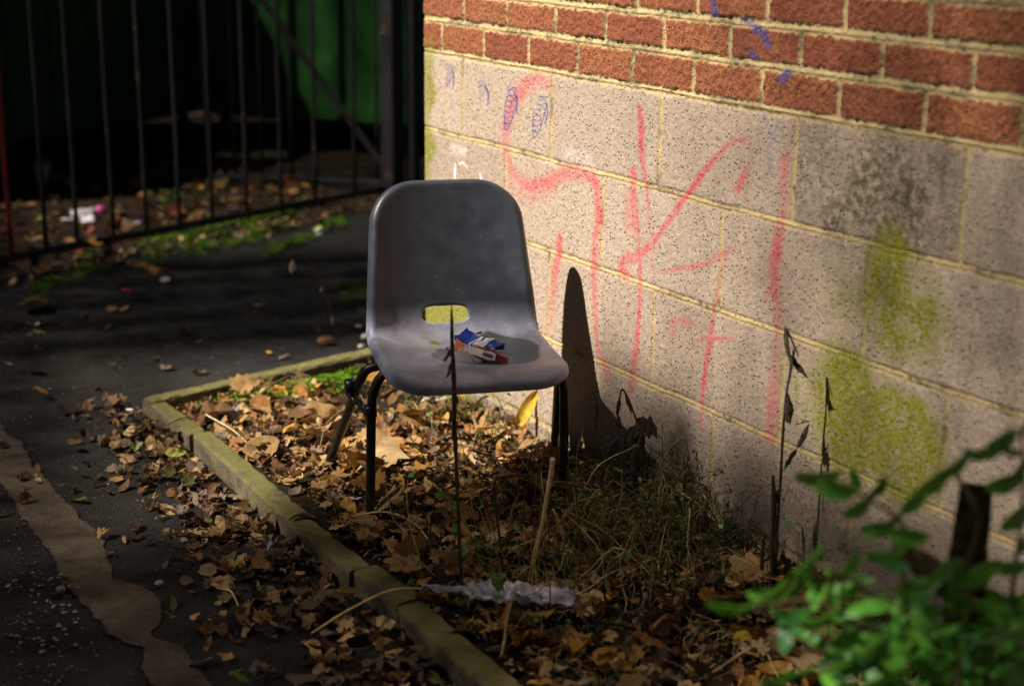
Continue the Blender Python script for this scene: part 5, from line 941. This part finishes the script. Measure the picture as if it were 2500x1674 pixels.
# ------------------------------------------------------------------ added unseen tree-like blockers, shaped to shade the scene
hd_ = np.array([math.cos(SAZ), math.sin(SAZ)]); E1 = np.array([hd_[1], -hd_[0], 0]); SDV = np.array(sd); E2 = np.cross(SDV, E1); E2 = E2*np.sign(E2[2])
def shade(a, b):   # wanted fraction of sun held back; the added crown's density follows it
    s_ = .64*ss(a, .8, 1.8)+.10*ss(a, 1.7, 2.3); zw = (b-.139*a)/.682; A_ = ss(a, .66, 1.0)
    s_ = max(s_, .95*ss(-.50-zw, 0, .18)*A_, .93*ss(-.88-zw, 0, .12)*(1-ss(-1.47-zw, 0, .12))*A_)
    s_ = max(s_, (.15+.55*ss(a, .85, 1.4))*ss(-.82-b, 0, .1)*ss(a, -.4, .2))
    s_ = max(s_, (.92-.40*ss(-a, 1.9, 2.3))*ss(-a, .42, .75)); s_ = max(s_, .5*ss(-1.13-b, 0, .06), .84*ss(-1.32-b, 0, .12))
    s_ = max(s_, .82*ss(-a, 3.0, 3.4))
    s_ = max(s_, .93*ss(-.66-b, 0, .1)*ss(a, 1.95, 2.2)); s_ = s_*(1-.7*(1-ss(-.66-b, 0, .1))*ss(a, 1.95, 2.2)*ss(-.36-b, 0, .12)*1.15)
    return float(min(s_, .955))
_a, _b = np.meshgrid(np.arange(-7, 5, .05), np.arange(-3, 2, .05), indexing='ij'); DN = fbm(_a, _b, 3., 3, 101)
SHG = {}
AL = .00046; NC = 420000; r_ = np.random.default_rng(5); ii = np.arange(NC); g3 = 1.2207440846057596; a = -6.2+9.8*((ii/g3) % 1); b = -2.3+3.3*((ii/g3**2) % 1); u3 = (ii/g3**3) % 1; a = np.clip(a+r_.normal(0, .022, NC), -6.25, 3.62); b = np.clip(b+r_.normal(0, .022, NC), -2.35, 1.05)
ga = np.arange(-6.3, 3.8, .04); gb = np.arange(-2.4, 1.2, .04); SH = np.array([[shade(x, y) for y in gb] for x in ga])
fa = (a+6.3)/.04; fb = (b+2.4)/.04; ia = fa.astype(int); ib = fb.astype(int); fa -= ia; fb -= ib
D_ = (SH[ia, ib]*(1-fa)+SH[ia+1, ib]*fa)*(1-fb)+(SH[ia, ib+1]*(1-fa)+SH[ia+1, ib+1]*fa)*fb; D_ = np.where((a < -5) | (a > 3), np.maximum(D_, .6), D_)
kp = u3 < -np.log(1-D_)/AL/(NC/(9.8*3.3)); a, b = a[kp], b[kp]; n = len(a)
t = r_.uniform(8.5, 12., n); Pc = a[:, None]*E1+b[:, None]*E2-t[:, None]*SDV; L = r_.uniform(.030, .040, n); ph = r_.uniform(0, 6.28, n); tl = r_.uniform(-.5, .5, (n, 2))
hexa = np.array([(-.5, 0), (-.2, .28), (.12, .26), (.5, 0), (.12, -.26), (-.2, -.28)]); u1 = np.cos(ph)[:, None]*E1+np.sin(ph)[:, None]*E2; u2 = -np.sin(ph)[:, None]*E1+np.cos(ph)[:, None]*E2
u1 = u1-tl[:, :1]*SDV; u2 = u2-tl[:, 1:]*SDV; LVs = Pc[:, None, :]+L[:, None, None]*(hexa[None, :, 0, None]*u1[:, None]+hexa[None, :, 1, None]*u2[:, None])
kk_ = (a <= -1.6+r_.normal(0, .5, n)).astype(int)
def polymesh(name, V6, mat, parent):
    n6 = len(V6); me = bpy.data.meshes.new(name); me.vertices.add(n6*6); me.vertices.foreach_set('co', (V6-np.array(parent.location)).ravel()); me.loops.add(n6*6); me.loops.foreach_set('vertex_index', np.arange(n6*6, dtype=np.int32)); me.polygons.add(n6); me.polygons.foreach_set('loop_start', np.arange(0, n6*6, 6, dtype=np.int32)); me.update(calc_edges=True); me.materials.append(mat)
    o = bpy.data.objects.new(name, me); C.objects.link(o); o.parent = parent; return o
CRN = N('blocker_foliage', .6, .3); CRN.col(CRN.mix(CRN.noise(3), (.02, .04, .01), (.05, .08, .02))); CRN = CRN.m; BRK = simple('bark', (.08, .06, .04), .9, .3, 20, bump=.01)
for k_, (tx, lab) in enumerate(((1.2, 'added tree-like leaf blocker, unseen outside the frame, shaped to shade the wall'), (-5.4, 'second added tree-like leaf blocker further left, unseen, shaped to shade the yard'))):
    VV = LVs[kk_ == k_]; cc = VV.reshape(-1, 3).mean(0); e = empty('shade_blocker', (cc[0], cc[1]-3.4, -1.0), lab, 'shade blocker', 'added shade blockers outside the frame')  # unseen blocker in tree form, made up to shape the sunlight
    polymesh('crown', VV, CRN, e)
    LOW = VV[:, 0][(VV[:, 0]@E2) < -1.75]
    base = np.array([cc[0], cc[1]-3.4, -1.05]); top = np.array([cc[0], cc[1]-2.6, cc[2]-1.2]); v, f_ = tube(catmull([base, base+(0, 0, 1.5), (base+top)/2+(.1, 0, .6), top], 6), [.24, .2, .16, .09], 12, .05); mk('trunk', v, f_, BRK, e, True)
    for i in range(9):
        q_ = LOW[int(rng.integers(len(LOW)))]; v, f_ = tube(catmull([top+(0, 0, -.5), (top+q_)/2+(0, 0, -.1), q_], 5), [.05, .025, .008], 7, .1); mk('limb', v, f_, BRK, e, True)
print('objects', len(bpy.data.objects))
